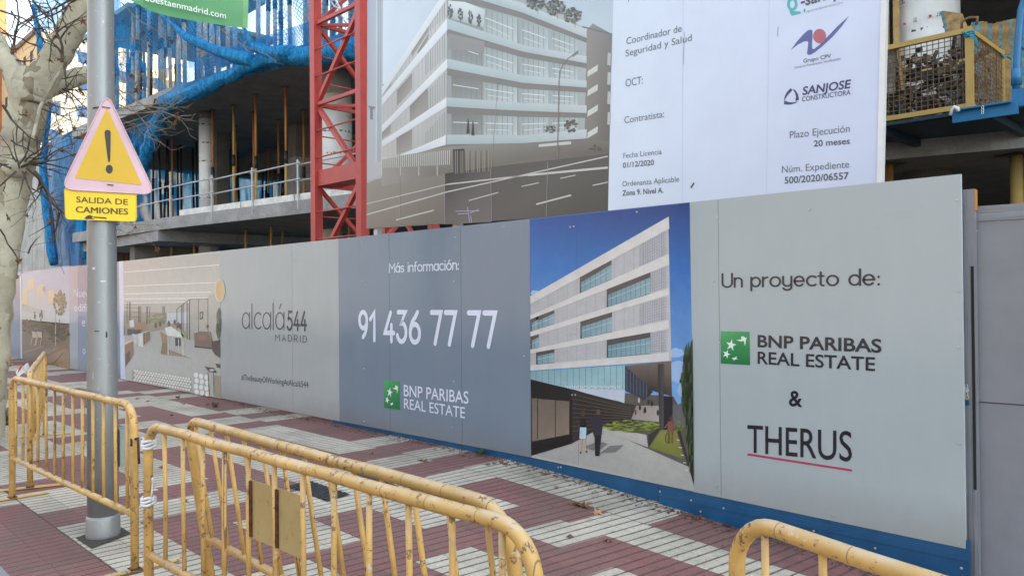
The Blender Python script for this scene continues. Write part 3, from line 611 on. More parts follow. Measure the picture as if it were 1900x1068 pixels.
P.poly([(60, 515), (160, 520), (150, 545), (62, 560)], (84, 80, 82), 5); P.poly([(96, 545), (135, 560), (130, 620), (104, 610)], (196, 200, 204), 6)
P.poly([(42, 620), (100, 590), (104, 690), (46, 780)], (150, 118, 92), 6); P.poly([(42, 608), (100, 585), (100, 598), (42, 626)], (214, 196, 170), 7); P.poly([(48, 690), (80, 660), (80, 730), (50, 760)], (96, 84, 76), 7)
P.poly([(95, 795), (500, 850), (508, 945), (90, 862)], (168, 164, 150), 3)
for j in range(5):
    for i in range(21):
        x = 112+i*18.5+(j % 2)*9; y = 800+j*15+i*2.8+(j*i)*.18
        P.ell((x, y), 8.2, 7.4, (228, 228, 220), 4, 7)
for j in range(4):
    for i in range(3):
        P.ell((530+i*36+(j % 2)*5, 830+j*38+i*7), 15, 18.5, (228, 228, 222), 4, 8)
P.poly([(590, 772), (650, 780), (678, 815), (620, 808)], (74, 70, 68), 7); P.ell((640, 796), 18, 8, (190, 188, 184), 8)
P.poly([(662, 752), (697, 756), (697, 782), (676, 778)], (80, 74, 70), 7)
for a, b in (((612, 810), (622, 965)), ((650, 812), (654, 950))): P.line(a, b, 5, (120, 110, 98), 7)
P.poly([(655, 830), (698, 835), (699, 985), (650, 972)], (158, 148, 130), 4)
part(P.mb, 'printed_picture', t)
P = Pic(PF); P.poly([(408, 466.5), (440, 462), (441, 470), (410, 738)], (182, 180, 172), 1); P.mb = MB()
P.ell((408.5, 538.5), 9.6, 21.5, (214, 206, 190), 9, 28); P.ell((408.5, 538.5), 8, 19.5, (206, 170, 116), 10, 28); part(P.mb, 'printed_disc', t)
P = Pic(PF); P.poly([(220.5, 485), (228.5, 484), (232.5, 703), (224, 702)], (206, 212, 226), 2); part(P.mb, 'white_border', t)
# slate strip partly behind the lamp post
t = panel(-19.8, -16.95, 'slate blue panel with white words, crossed by the lamp post', (126, 140, 162))
letter(t, PF, ('Nuevo', (137, 550), (171, 552), 15, (214, 220, 232))); letter(t, PF, ('edificio', (138, 576.5), (180, 579), 14, (214, 220, 232)))
letter(t, PF, ('e', (152.5, 604.5), (158.5, 605), 16, (214, 220, 232))); letter(t, PF, ('o', (153.5, 656), (159, 657), 15, (214, 220, 232)))
# terrace picture
t = panel(-24.6, -19.8, 'printed panel with a roof terrace, wooden deck and a slim tree', (160, 168, 178))
P = Pic(PF).view((0, 534), 4.)
P.poly([(163, -105), (515, -165), (515, 270), (163, 240)], [(168, 182, 200), (150, 168, 196), (188, 194, 196), (200, 196, 186)], 1)
P.poly([(163, 235), (515, 265), (520, 600), (163, 520)], [(116, 98, 82), (104, 88, 74), (150, 122, 98), (134, 116, 102)], 1)
for x0, y0, x1, y1 in ((165, 10, 200, 130), (280, -20, 320, 60), (360, 20, 400, 110), (210, -70, 250, 10)): P.poly([(x0, y0), (x1, y0-10), (x1+10, y1), (x0-6, y1+10)], (206, 190, 158), 2)
for i in range(6): P.line((163, 120+i*9), (330, 170+i*6), 2, (140, 140, 140), 2)
P.blob((205, 280), 42, 55, [(96, 66, 46), (124, 84, 56), (72, 58, 44), (140, 110, 80)], 2, 26, .3)
P.blob((300, 290), 60, 40, [(84, 80, 60), (70, 64, 50), (104, 92, 70)], 2, 22, .35); P.blob((430, 330), 80, 70, [(62, 60, 52), (80, 74, 60), (50, 48, 44)], 2.2, 26, .4)
P.poly([(400, 430), (515, 460), (520, 600), (365, 560)], (148, 116, 86), 4); P.line((240, 560), (470, 440), 14, (120, 100, 86), 5); P.line((170, 480), (330, 430), 10, (160, 138, 116), 5); P.line((400, 560), (470, 480), 8, (104, 84, 70), 5)
P.blob((445, 110), 48, 85, [(96, 106, 84), (120, 126, 98), (78, 90, 74)], 4, 30, .35); P.line((412, 60), (414, 430), 6, (190, 170, 146), 5); P.line((440, 230), (438, 420), 4, (90, 76, 64), 4)
P.blob((305, 200), 12, 32, [(66, 74, 66), (84, 90, 80)], 3, 10, .6); P.blob((260, 210), 9, 26, [(70, 78, 68)], 3, 8, .6); P.line((306, 230), (306, 260), 4, (80, 70, 60), 3)
for x in (262, 300): P.poly([(x-24, 320), (x+12, 330), (x+14, 370), (x-20, 365)], (198, 186, 160), 6); P.line((x-20, 365), (x-34, 425), 5, (204, 192, 166), 6); P.line((x+10, 368), (x-2, 430), 5, (204, 192, 166), 6)
P.blob((400, 570), 36, 20, [(120, 116, 66), (96, 100, 56)], 6, 12, .5)
P.ell((328, 0), 18, 30, (190, 188, 186), 4); P.ell((328, 4), 12, 20, (150, 150, 156), 5)
part(P.mb, 'printed_picture', t)
P = Pic(PF); P.poly([(37, 505), (39.5, 504.6), (41, 666), (38.5, 665)], (214, 220, 230), 2); part(P.mb, 'white_border', t)
t = panel(-33, -24.6, 'farthest slate blue panel, half hidden by the tree trunk', (124, 138, 160))
letter(t, PF, ('de', (14, 556), (22, 556.5), 14, (206, 214, 226))); letter(t, PF, ('e a', (13, 579), (22.5, 580), 9, (206, 214, 226))); letter(t, PF, ('r', (15, 602), (18.5, 602.5), 12, (206, 214, 226)))
# building picture
t = panel(-5.395, -3.575, 'printed panel of a white office building under deep blue sky', (70, 104, 160), seams=(-4.79,))
P = Pic(PF)
P.poly([(984, 407.5), (1279, 376.5), (1281.5, 500), (985, 500)], [(24, 80, 152), (14, 57, 122), (38, 106, 178), (34, 115, 184)], 1)
P.poly([(985, 500), (1281.5, 500), (1286.5, 760), (986, 760)], [(34, 115, 184), (38, 106, 178), (128, 172, 218), (128, 172, 216)], 1)
for c_, a, b in (((1258, 690), 22, 22), ((1255, 655), 14, 9), ((993, 543), 8, 5), ((1270, 720), 12, 20)): P.ell(c_, a, b, (158, 186, 220), 1.5, 16, .2)
P.poly([(986, 840), (1062, 815), (1130, 790), (1280, 830), (1288.5, 911), (986.5, 848)], [(168, 164, 158), (176, 172, 166), (186, 182, 174), (178, 176, 166), (172, 168, 160), (190, 184, 178)], 1)
for i in range(9): P.line((990+i*8, 849+i*1.6), (1130+i*15, 800+i*4), .7, (168, 164, 158), 1.6)
XL, XR = 984.5, 1241.5
def yy(l, r, x): return l+(r-l)*(x-XL)/(XR-XL)
P.poly([(XL, 549), (1240, 402), (1246, 669), (XL, 687)], [(176, 174, 174), (186, 184, 186), (192, 190, 190), (180, 176, 176)], 2)
bands = [(549, 564, 402, 424), (585, 592, 471, 491), (615, 624, 534, 547), (648, 655, 593, 610), (677, 687, 653, 669)]
for i in range(14):
    x = 1000+i*17.6
    P.line((x, yy(560, 420, x)), (x, yy(682, 655, x)), .8, (160, 158, 162), 2.4)
for r in range(4):   # perforated screens near the corner
    lo = bands[r]; hi = bands[r+1]
    for k in range(16):
        x = 1188+k*3.3
        if x > 1236: break
        P.line((x, yy(lo[1], lo[3], x)+1), (x, yy(hi[0], hi[2], x)-1), .9, (140, 144, 152), 2.6)
    for k in range(1, 9):
        f = k/9.; P.line((1186, yy(lo[1]*(1-f)+hi[0]*f, lo[3]*(1-f)+hi[2]*f, 1186)), (1238, yy(lo[1]*(1-f)+hi[0]*f, lo[3]*(1-f)+hi[2]*f, 1238)), .7, (148, 150, 156), 2.7)
def win(x0, x1, r):
    lo = bands[r]; hi = bands[r+1]; T = lambda x: yy(lo[1], lo[3], x); B = lambda x: yy(hi[0], hi[2], x)
    P.poly([(x0, T(x0)), (x1, T(x1)), (x1, B(x1)), (x0, B(x0))], (84, 78, 78), 3)
    P.poly([(x0+3, T(x0)+(B(x0)-T(x0))*.3), (x1, T(x1)+(B(x1)-T(x1))*.24), (x1, B(x1)-1), (x0+3, B(x0)-1)], [(110, 146, 158), (136, 164, 172), (150, 176, 180), (118, 152, 162)], 4)
    n = max(2, int((x1-x0)/9))
    for k in range(1, n): x = x0+(x1-x0)*k/n; P.line((x, T(x)+(B(x)-T(x))*.28), (x, B(x)-1), .8, (86, 104, 114), 4.5)
    P.line((x0+3, T(x0)+(B(x0)-T(x0))*.55), (x1, T(x1)+(B(x1)-T(x1))*.5), .8, (186, 204, 206), 4.6)
for w_ in ((1076, 1135, 0), (1126, 1207, 1), (995, 1029, 1), (984.5, 999, 1), (1077, 1136, 2), (984.5, 1000, 2), (1126, 1207, 3), (995, 1029, 3)): win(*w_)
for l0, l1, r0, r1 in bands: P.poly([(XL, l0), (XR, r0), (XR+1, r1), (XL, l1)], [(206, 200, 194), (214, 208, 202), (218, 212, 206), (210, 204, 198)], 5)
P.poly([(XL, 689), (1160, 677), (1160, 724), (1062, 721), (985, 704)], [(128, 160, 168), (150, 190, 192), (164, 196, 198), (158, 186, 192), (140, 166, 174)], 3)
for k in range(15): x = 995+k*11.5; P.line((x, 688-k*.8), (x, min(724, 706+k*1.9)), .8, (100, 128, 138), 3.5)
for k in range(26): P.ell((1050+k*4, 716+(k % 3)), 1.4, 2., (210, 216, 214), 3.7, 6)
P.poly([(1160, 678), (1245.5, 669), (1247, 735), (1207, 723)], [(112, 98, 90), (124, 110, 100), (74, 64, 60), (62, 54, 52)], 3)
P.poly([(1160, 678), (1212, 726), (1196, 742), (1160, 724)], (60, 64, 76), 4)
for k in range(7): P.line((1164+k*6, 683+k*5), (1164+k*6, 727+k*2), .8, (110, 116, 128), 4.4)
P.poly([(1060, 720), (1160, 723), (1159, 748), (1150, 744), (1100, 733)], (196, 200, 212), 4)
P.poly([(985, 703), (1062, 722), (1062, 822), (986, 845)], [(28, 26, 28), (36, 34, 34), (26, 24, 24), (34, 30, 30)], 4)
P.poly([(987, 738), (1057, 744), (1056.5, 805), (988, 818)], [(110, 98, 86), (118, 104, 92), (140, 122, 106), (130, 114, 100)], 5)
for x in (998, 1031): P.line((x, 740), (x, 814), 1.4, (50, 44, 40), 6)
P.poly([(1062, 722), (1150, 745), (1185, 752), (1172, 792), (1120, 790), (1062, 822)], [(52, 46, 44), (62, 54, 50), (72, 64, 58), (50, 44, 42), (46, 40, 38), (58, 50, 46)], 4)
for k in range(9): P.line((1063, 731+k*8.5), (1172, 757+k*3.8), 1.1, (92, 80, 70), 5)
P.poly([(1181, 752), (1226, 752), (1224, 782), (1172, 777)], [(150, 140, 132), (168, 158, 150), (176, 166, 156), (160, 150, 142)], 5)
for x, y in ((1186, 742), (1193, 738), (1205, 728), (1210, 748), (1204, 745), (1180, 764), (1196, 762), (1198, 760), (1221, 765), (1188, 756)): P.ell((x, y), 2.2, 5.5, random.choice([(120, 84, 72), (96, 66, 60), (196, 180, 176), (70, 56, 56)]), 6, 8, .2)
P.poly([(1221.5, 675), (1232, 674), (1232, 797), (1224, 797)], [(62, 58, 56), (84, 80, 78), (88, 84, 82), (60, 58, 58)], 7)
P.poly([(1232, 735), (1248, 735), (1248, 765), (1240, 795), (1232, 797)], (44, 42, 46), 6); P.poly([(1248, 752), (1274, 745), (1276, 790), (1250, 790)], (104, 100, 104), 4)
P.poly([(1118, 790), (1200, 806), (1203, 829), (1116, 797)], [(196, 190, 182), (190, 184, 176), (182, 176, 168), (186, 180, 172)], 5); P.poly([(1203, 806), (1226, 793), (1204, 829)], (58, 52, 50), 5)
P.blob((1172, 790), 52, 11, [(110, 124, 48), (134, 146, 66), (84, 100, 40), (150, 158, 84)], 6, 60, .22)
P.poly([(1205, 829), (1227, 797), (1256, 797), (1270, 851)], [(120, 122, 52), (136, 136, 66), (132, 130, 64), (122, 120, 56)], 5)
P.poly([(1256, 797), (1262, 797), (1283, 870), (1277, 862)], (58, 54, 52), 6)
P.poly([(1283.5, 632), (1285.5, 628), (1287, 760), (1274, 758), (1265, 730), (1272, 690)], (52, 66, 44), 6); P.blob((1276, 715), 10, 70, [(48, 62, 40), (70, 82, 52), (38, 50, 34)], 7, 46, .35)
P.poly([(1272, 755), (1287, 755), (1288, 900), (1280, 870)], (40, 44, 36), 6); P.blob((1281, 815), 6, 55, [(60, 76, 44), (90, 104, 60), (40, 48, 34)], 7, 36, .3); P.blob((1262, 790), 10, 9, [(98, 116, 50), (120, 134, 66)], 7, 14, .35)
P.poly([(1083, 828), (1110, 818), (1128, 822), (1116, 832), (1100, 835)], (120, 116, 114), 6); P.poly([(1111, 842), (1132, 826), (1158, 825), (1142, 838), (1122, 839)], (122, 118, 116), 6)
P.poly([(1062, 722), (1250, 735), (1284, 800), (1284, 868), (1130, 800)], (96, 90, 84), 1.7)
# two printed walkers seen from behind, and a third figure on the lawn
P.poly([(1078, 776), (1087, 775), (1089, 792), (1077, 792)], (38, 34, 40), 8); P.poly([(1077, 790), (1089, 790), (1088, 813), (1076, 813)], (182, 204, 218), 8); P.ell((1083, 766.5), 4, 5.5, (84, 60, 50), 8, 12)
for a, b in (((1080, 813), (1077, 838)), ((1085, 813), (1088, 836))): P.line(a, b, 3, (196, 160, 138), 8); P.line(b, (b[0]+2, b[1]+2), 3, (60, 50, 46), 8.5)
P.poly([(1097, 775), (1104, 770), (1112, 770), (1119, 776), (1119, 790), (1116, 809), (1103, 809), (1096, 786)], (52, 48, 60), 8); P.ell((1111, 764), 4, 5.5, (100, 78, 68), 8, 12); P.poly([(1104, 808), (1116, 808), (1113, 845), (1105, 845)], (34, 32, 40), 8)
P.ell((1244.5, 776), 2.4, 4, (90, 60, 46), 8, 10); P.poly([(1240, 781), (1249, 781), (1251, 800), (1239, 800)], (128, 88, 74), 8); P.line((1242, 800), (1242, 822), 2.6, (110, 84, 64), 8); P.line((1248, 800), (1248, 822), 2.6, (110, 84, 64), 8)
P.line((1251, 786), (1253, 798), 2, (140, 100, 80), 8); P.line((1240, 786), (1234, 793), 2, (140, 100, 80), 8)
wheel = [(1239+3.5*math.cos(a/14*6.28), 812+9*math.sin(a/14*6.28)) for a in range(15)]
for a, b in zip(wheel[:-1], wheel[1:]): P.line(a, b, .9, (40, 38, 36), 8.6)
for k in range(5): P.line((1256+k*4, 815+k*14), (1262+k*4, 816+k*14), 1.6, (206, 204, 196), 7)
part(P.mb, 'printed_picture', t)
screws(t, [(1058, 421), (1065, 420), (1182, 393), (1058, 620), (1067, 620), (1062, 732), (1068, 732)])
# ------------------------------------------------------------------ blue plinth boards under the panels
t = thing('plinth_board', 'long blue plinth board under the slate and building panels', 'plinth board', (-6.5, FENCE_Y+.03, -.02))
mb = MB(); mb.box((-6.47, FENCE_Y+.026, .0), (5.1, .022, .19), 'plinth'); part(mb, 'board', t)
t2 = thing('plinth_board', 'deep blue plinth board under the light right-hand panel', 'plinth board', (-2.7, FENCE_Y+.02, -.2))
mb = MB(); mb.box((-2.74, FENCE_Y+.016, -.115), (2.34, .02, .40), 'plinth'); mb.box((-2.74, FENCE_Y+.004, -.02), (2.34, .008, .05), 'plinth'); part(mb, 'board', t2)
for tt, pts in ((t, [(1036, 866), (1041, 866)]), (t2, [(1225, 911), (1283, 927), (1343, 942), (1510, 984), (1624, 1016), (1784, 1053), (1300, 948)])):
    for px, py in pts:
        p = onY(px, py, FENCE_Y+.004); o = SCREW.copy(); COL.objects.link(o); o.name = 'bolt'; o.parent = tt; o.location = loc_inv(tt) @ p
# ------------------------------------------------------------------ plain grey hoarding at the right
gax = Vector((.9935, .114, 0)).normalized(); gn = Vector((gax.y, -gax.x, 0))
g0 = onY(1808, 560, 5.62); g0.z = 0
t = thing('sheet_gate', 'plain lilac grey sheet metal gate at the right edge', 'gate', (g0.x, g0.y, -.3))
c = g0+gax*1.6; mb = MB(); mb.box((c.x, c.y, .97), (3.2, .03, 2.42), 'lilac', (gax, -gn, Vector((0, 0, 1)))); part(mb, 'leaf', t)
mb = MB(); c2 = c+gn*.019; mb.box((c2.x, c2.y, 2.12), (3.2, .012, .07), 'lilac', (gax, -gn, Vector((0, 0, 1)))); part(mb, 'top_rail', t)
mb = MB(); z_ = onP(1850, 747, g0, gn).z; mb.box((c.x+gn.x*.0165, c.y+gn.y*.0165, z_), (3.2, .003, .006), 'prop_dark', (gax, -gn, Vector((0, 0, 1)))); part(mb, 'joint', t)
for px, py in ((1813, 725), (1811, 428), (1811, 555), (1812, 860), (1806, 895)):
    o = SCREW.copy(); COL.objects.link(o); o.name = 'bolt'; o.parent = t; o.location = loc_inv(t) @ (onP(px, py, g0+gn*.016, gn))
p0 = onY(1786, 560, 5.55); p1 = onY(1806, 560, 5.56)
t = thing('gate_post', 'narrow grey post between the light panel and the plain gate', 'gate post', ((p0.x+p1.x)/2, 5.58, -.3))
zt = onY(1796, 351, 5.55).z
mb = MB(); mb.box(((p0.x+p1.x)/2, 5.575, (zt-.3)/2), (p1.x-p0.x+.03, .04, zt+.3), 'lilac'); part(mb, 'post', t)
mb = MB(); mb.box((p1.x+.018, 5.575, zt-.07), (.006, .042, .13), 'prop_orange'); part(mb, 'orange_edge', t)
mb = MB(); mb.box((p1.x-.002, 5.552, 1.1), (.016, .004, 1.4), 'dark'); part(mb, 'slot', t)
P_ = onY(1793, 717, 5.54)
t3 = thing('gate_chain', 'torn sticker and white chain links around the gate post', 'chain', P_)
mb = MB()
for k in range(4):
    q = P_+Vector((.004*(k % 2), 0, -.022*k)); mb.tube([q+Vector((.008*math.cos(a), -.004*(k % 2), .014*math.sin(a))) for a in np.linspace(0, 6.28, 13)], .0028, 'steel', 6, False)
part(mb, 'chain', t3)
mb = MB(); mb.box(P_+Vector((-.006, .004, -.06)), (.022, .002, .045), 'prop_orange'); mb.box(P_+Vector((.002, .003, -.1)), (.026, .002, .035), 'plinth'); mb.box(P_+Vector((-.004, .002, -.02)), (.02, .002, .03), 'white_tape'); part(mb, 'torn_sticker', t3)
# ------------------------------------------------------------------ the high board: picture banner and works notice
def board(quad_px, depth, name, label, cat, cols):
    P = [PB.at(*q) for q in quad_px]; ctr = (P[2]+P[3])/2
    t = thing(name, label, cat, ctr); mb = MB()
    B = [p-PB.n*depth for p in P]
    mb.face(P[::-1] if (P[1]-P[0]).cross(P[2]-P[0]).dot(PB.n) < 0 else P, 'poster', None)
    cc = [pc(*k) for k in cols]; mb.c[-1] = cc[::-1] if (P[1]-P[0]).cross(P[2]-P[0]).dot(PB.n) < 0 else cc
    for i in range(4): mb.face([P[i], P[(i+1) % 4], B[(i+1) % 4], B[i]], 'poster', pc(190, 192, 196))
    mb.face(B, 'poster', pc(120, 120, 120)); part(mb, 'sheet', t); return t
t = board([(1141, -160), (1642, -330), (1626.5, 350), (1128, 395)], .05, 'works_notice', 'tall white works notice with contractor logos and dates', 'notice board', [(222, 228, 240), (214, 218, 236), (208, 212, 230), (222, 228, 240)])
GR = (112, 114, 122); DG = (86, 88, 96)
for txt, bl, br, ch, col, bd in (('Coordinador de', (1162.5, 83), (1265, 59), 12.5, GR, 0), ('Seguridad y Salud', (1161, 105.5), (1283.7, 76), 12, GR, 0), ('OCT:', (1161, 161.5), (1193, 155.5), 14, GR, 0),
    ('Contratista:', (1158.5, 229), (1232.5, 217.5), 12, GR, 0), ('Fecha Licencia', (1156.7, 293.7), (1228, 286), 9.6, GR, 0), ('01/12/2020', (1156, 311.5), (1213.5, 306), 9.5, DG, .012),
    ('Ordenanza Aplicable', (1155, 346), (1260.5, 337), 9.6, GR, 0), ('Zona 9. Nivel A.', (1155, 363), (1231, 357.5), 9.5, DG, .014), ('Plazo Ejecución', (1465.5, 257), (1577, 244.5), 13, GR, 0),
    ('20 meses', (1510, 272), (1577, 267), 11, DG, .014), ('Núm. Expediente', (1451, 320.7), (1576, 311), 12.5, GR, 0), ('500/2020/06557', (1456, 340.7), (1575, 332), 12, DG, .014),
    ('Grupo CPV', (1490.8, 117), (1542, 107.5), 7.3, (92, 94, 112), .008), ('Control Prevención Verificación', (1474, 128), (1560, 111), 4.2, GR, 0),
    ('CONSTRUCTORA', (1488, 188.6), (1578.4, 175.6), 8.6, (72, 76, 112), .006), ('quirónprevención', (1497, 23.5), (1564, 7), 4.6, (140, 146, 158), -.01), ('-safety', (1486, 13), (1560, -8), 22, (92, 96, 104), .02),
    ('p', (1166, 0), (1171, -1.2), 12, GR, 0), ('y', (1180, -3), (1184.5, -4), 10, GR, 0)):
    letter(t, PB, (txt, bl, br, ch, col), mat='poster', bold=bd)
letter(t, PB, ('SANJOSE', (1489, 176.5), (1579.4, 163), 14.5, (66, 70, 108)), mat='poster', bold=.022, shear=.12)
P = Pic(PB, mat='poster').view((1430, 0), 4.852)
P.poly([(180, 452), (240, 372), (300, 305), (335, 275), (360, 268), (375, 275), (377, 330), (372, 400), (374, 440), (390, 444), (440, 405), (520, 325), (600, 240), (706, 146), (640, 240), (560, 330), (470, 415), (400, 470), (362, 494), (340, 496), (328, 482), (334, 430), (340, 385), (330, 372), (300, 375), (250, 400)], (92, 96, 146), 2)
P.ell((441, 327), 58, 65, (172, 100, 108), 2.6, 32); part(P.mb, 'swoosh_emblem', t)
P = Pic(PB, mat='poster').view((1430, 0), 4.852)
P.poly([(180, 795), (198, 812), (160, 850), (118, 912), (128, 865), (150, 825)], (66, 70, 108), 2); P.poly([(200, 800), (225, 815), (246, 850), (256, 898), (222, 912), (228, 870), (218, 835)], (66, 70, 108), 2); P.poly([(124, 905), (160, 920), (205, 922), (246, 914), (220, 932), (175, 943), (120, 940)], (66, 70, 108), 2); part(P.mb, 'triangle_emblem', t)
P = Pic(PB, mat='poster').view((1430, 0), 4.852)
ring = [(195+48*math.cos(a), 40+(62)*math.sin(a)) for a in np.linspace(0, 6.283, 25)]; rin = [(195+22*math.cos(a), 40+36*math.sin(a)) for a in np.linspace(0, 6.283, 25)]
for i in range(24): P.poly([ring[i], ring[i+1], rin[i+1], rin[i]], (84, 170, 168), 2)
P.poly([(170, 92), (205, 102), (270, 106), (272, 122), (190, 146), (176, 120)], (84, 170, 168), 2.5); P.ell((305, 97), 8, 18, (84, 150, 150), 2); part(P.mb, 'letter_emblem', t)
for x0, y0, x1, y1 in ((1268, 0, 1266, 378), (1429, 0, 1422, 362)):
    P = Pic(PB, mat='poster'); P.line((x0, y0-100), (x1, y1), 1., (186, 192, 206), 1); part(P.mb, 'joint', t)
P = Pic(PB, mat='poster'); P.line((1270, 60), (1268, 120), 1.2, (150, 156, 168), 1.6); P.poly([(1283, 350), (1289, 340), (1287, 338), (1281, 347)], (76, 76, 80), 2); P.line((1444, 50), (1443, 68), 1.2, (130, 134, 146), 2); part(P.mb, 'scratches', t)
a_ = PB.at(1642, -330); b_ = PB.at(1626.5, 350)
mb = MB(); mb.bar(a_+BAX*.022-PB.n*.02, b_+BAX*.022-PB.n*.02, .04, .055, 'alu_white', PB.n); part(mb, 'edge_frame', t)
# picture banner
t = board([(682, -110), (1141, -180), (1128, 396), (680, 424)], .05, 'picture_banner', 'creased grey banner picturing a white office block beside a road', 'banner', [(172, 176, 186), (186, 196, 204), (84, 82, 78), (132, 122, 112)])
P = Pic(PB, mat='poster')
P.poly([(711, -110), (1140, -180), (1136, 120), (709, 260)], [(196, 204, 214), (168, 182, 190), (186, 194, 198), (208, 214, 224)], 1)
P.poly([(682, -110), (710, -112), (708, 330), (681, 340)], [(150, 152, 168), (176, 180, 186), (172, 172, 170), (168, 168, 168)], 1)
for x in (699.5, 703, 706.5): P.line((x, -100), (x-1.5, 300), 1.2, (198, 202, 206) if x < 703 else (138, 144, 148), 2)
P.poly([(683, 196), (698, 199), (692, 204), (692, 222), (687, 222), (687, 204)], (116, 116, 118), 2)
# ground of the picture
P.poly([(681, 335), (1130, 262), (1128, 396), (680, 424)], [(140, 132, 122), (104, 100, 94), (80, 78, 74), (128, 116, 106)], 1)
P.poly([(708, 290), (830, 270), (1130, 240), (1130, 272), (830, 322), (708, 345)], [(150, 146, 138), (120, 114, 106), (124, 120, 112), (110, 104, 98), (112, 106, 98), (146, 140, 132)], 1.6)
P.poly([(826, 322), (910, 310), (912, 412), (826, 416)], [(56, 56, 54), (88, 84, 80), (110, 104, 100), (104, 98, 94)], 2)
P.poly([(905, 310), (1130, 285), (1128, 396), (912, 410)], [(84, 82, 78), (88, 86, 82), (78, 76, 72), (92, 88, 84)], 1.8)
for a, b, w in (((681, 398), (830, 356), 2.2), ((830, 356), (1128, 290), 2.2), ((681, 378), (830, 342), 1.6), ((830, 342), (980, 325), 2.4), ((980, 325), (1128, 311), 4), ((735, 408), (805, 390), 2.5), ((870, 372), (925, 357), 1.8), ((995, 379), (1060, 362), 3), ((968, 346), (1000, 339), 1.6), ((1100, 344), (1128, 338), 2), ((1040, 331), (1068, 325), 1.6)): P.line(a, b, w, (190, 186, 178), 3)
# left facade
P.poly([(709, 162), (820, -6), (831, -20), (828, 268), (740, 290), (708, 296)], [(178, 172, 166), (196, 194, 190), (192, 190, 186), (176, 174, 168), (180, 174, 168), (186, 180, 172)], 2)
def cy(ys, xs, x): return float(np.interp(x, xs, ys))
for k in range(15):
    x = 712+k*8; P.line((x, max(160-(x-709)*1.5, 0)), (x, 290-max(0, (x-740))*.23), .8, (164, 160, 156), 2.3)
for k in range(9):
    x = 790+k*4.4
    for a0, a1 in ((60, 104), (132, 176), (205, 246), (0, 30)): P.line((x, a0+(829-x)*1.05), (x, a1+(829-x)*.9), 1.5, (150, 148, 142), 2.5)
for q in ([(763, 89), (796, 40), (796, 58), (764, 107)], [(710, 158), (727, 140), (726, 160), (709, 178)], [(737, 168), (765, 136), (765, 166), (737, 197)], [(761, 197), (794, 163), (794, 205), (761, 227)], [(710, 240), (726, 224), (725, 248), (709, 258)], [(736, 255), (765, 240), (765, 277), (736, 287)], [(775, 96), (796, 62), (795, 74), (776, 104)]): P.poly(q, [(128, 120, 112), (138, 130, 122), (158, 150, 142), (150, 144, 136)], 3)
for q in ([(709, 162), (831, -24), (831, -4), (709, 178)], [(709, 182), (831, 33), (831, 55), (709, 196)], [(709, 233), (830, 109), (830, 127), (709, 246)], [(709, 262), (829, 181), (829, 198), (709, 273)], [(740, 289), (828, 251), (827, 269), (775, 284)]): P.poly(q, [(208, 208, 208), (222, 222, 224), (216, 216, 218), (202, 202, 202)], 4)
# right facade
P.poly([(830, -60), (960, -40), (1089, 58), (1085, 258), (828, 268)], [(150, 152, 152), (160, 164, 164), (172, 178, 176), (160, 164, 160), (150, 150, 148)], 2)
tops = [(-40, 6, 56), (35, 84, 105), (109, 140, 150), (181, 191, 196), (250, 251, 240)]; bots = [(-18, 24, 71), (54, 96, 118), (127, 154, 163), (198, 206, 210), (268, 266, 257)]
RX = (830, 970, 1089)
def seg(vals, x): return float(np.interp(x, RX, vals))
for i in range(4):
    for a, b in ((838, 896), (898, 960), (966, 1020), (1022, 1072)):
        t0 = .24; P.poly([(a, seg(bots[i], a)+(seg(tops[i+1], a)-seg(bots[i], a))*t0), (b, seg(bots[i], b)+(seg(tops[i+1], b)-seg(bots[i], b))*t0), (b, seg(tops[i+1], b)), (a, seg(tops[i+1], a))], [(150, 156, 152), (166, 174, 172), (184, 192, 190), (168, 174, 170)] if a > 890 else [(122, 120, 114), (130, 128, 122), (148, 150, 146), (140, 142, 138)], 3)
        P.line((a+3, seg(bots[i], a)*.45+seg(tops[i+1], a)*.55), (b-8, seg(bots[i], b)*.45+seg(tops[i+1], b)*.55), 1.4, (214, 220, 218), 4)
        if a > 890: P.line((a+6, seg(bots[i], a)*.2+seg(tops[i+1], a)*.8), (b-14, seg(bots[i], b)*.2+seg(tops[i+1], b)*.8), 1.1, (206, 212, 210), 4)
    for k in range(24):
        x = 846+k*9.6; P.line((x, seg(bots[i], x)*.75+seg(tops[i+1], x)*.25), (x, seg(tops[i+1], x)), .9, (122, 126, 124), 3.6)
    P.poly([(RX[0], bots[i][0]), (RX[1], bots[i][1]), (RX[2], bots[i][2]), (RX[2], bots[i][2]+9), (RX[1], bots[i][1]+11), (RX[0], bots[i][0]+13)], (124, 120, 114), 3.8)
P.poly([(832, 2), (862, 4), (900, 18), (898, 52), (832, 34)], [(206, 212, 210), (210, 216, 214), (196, 200, 196), (176, 180, 176), (160, 164, 160)], 4.4)
for x, y in ((836, 22), (855, 28), (873, 32), (889, 38)): P.blob((x, y), 4.5, 12, [(80, 80, 80), (96, 96, 94)], 5.5, 12, .5)
P.poly([(832, 62), (900, 78), (898, 98), (832, 92)], (142, 138, 132), 4.4)
for x, y in ((869, 232), (878, 236)): P.poly([(x-3, y+16), (x-1, y-8), (x, y-14), (x+1.5, y-6), (x+3, y+16)], (64, 64, 64), 5)
for i in range(5):
    P.poly([(RX[0], tops[i][0]), (RX[1], tops[i][1]), (RX[2], tops[i][2]), (RX[2], bots[i][2]), (RX[1], bots[i][1]), (RX[0], bots[i][0])], [(176, 188, 186), (178, 188, 186), (190, 196, 194), (178, 184, 182), (168, 178, 176), (166, 178, 176)], 5)
P.poly([(1089, 56), (1100, 44), (1136, 64), (1130, 262), (1086, 256)], [(146, 138, 130), (140, 134, 128), (126, 120, 116), (104, 100, 94), (128, 122, 114)], 2.5)
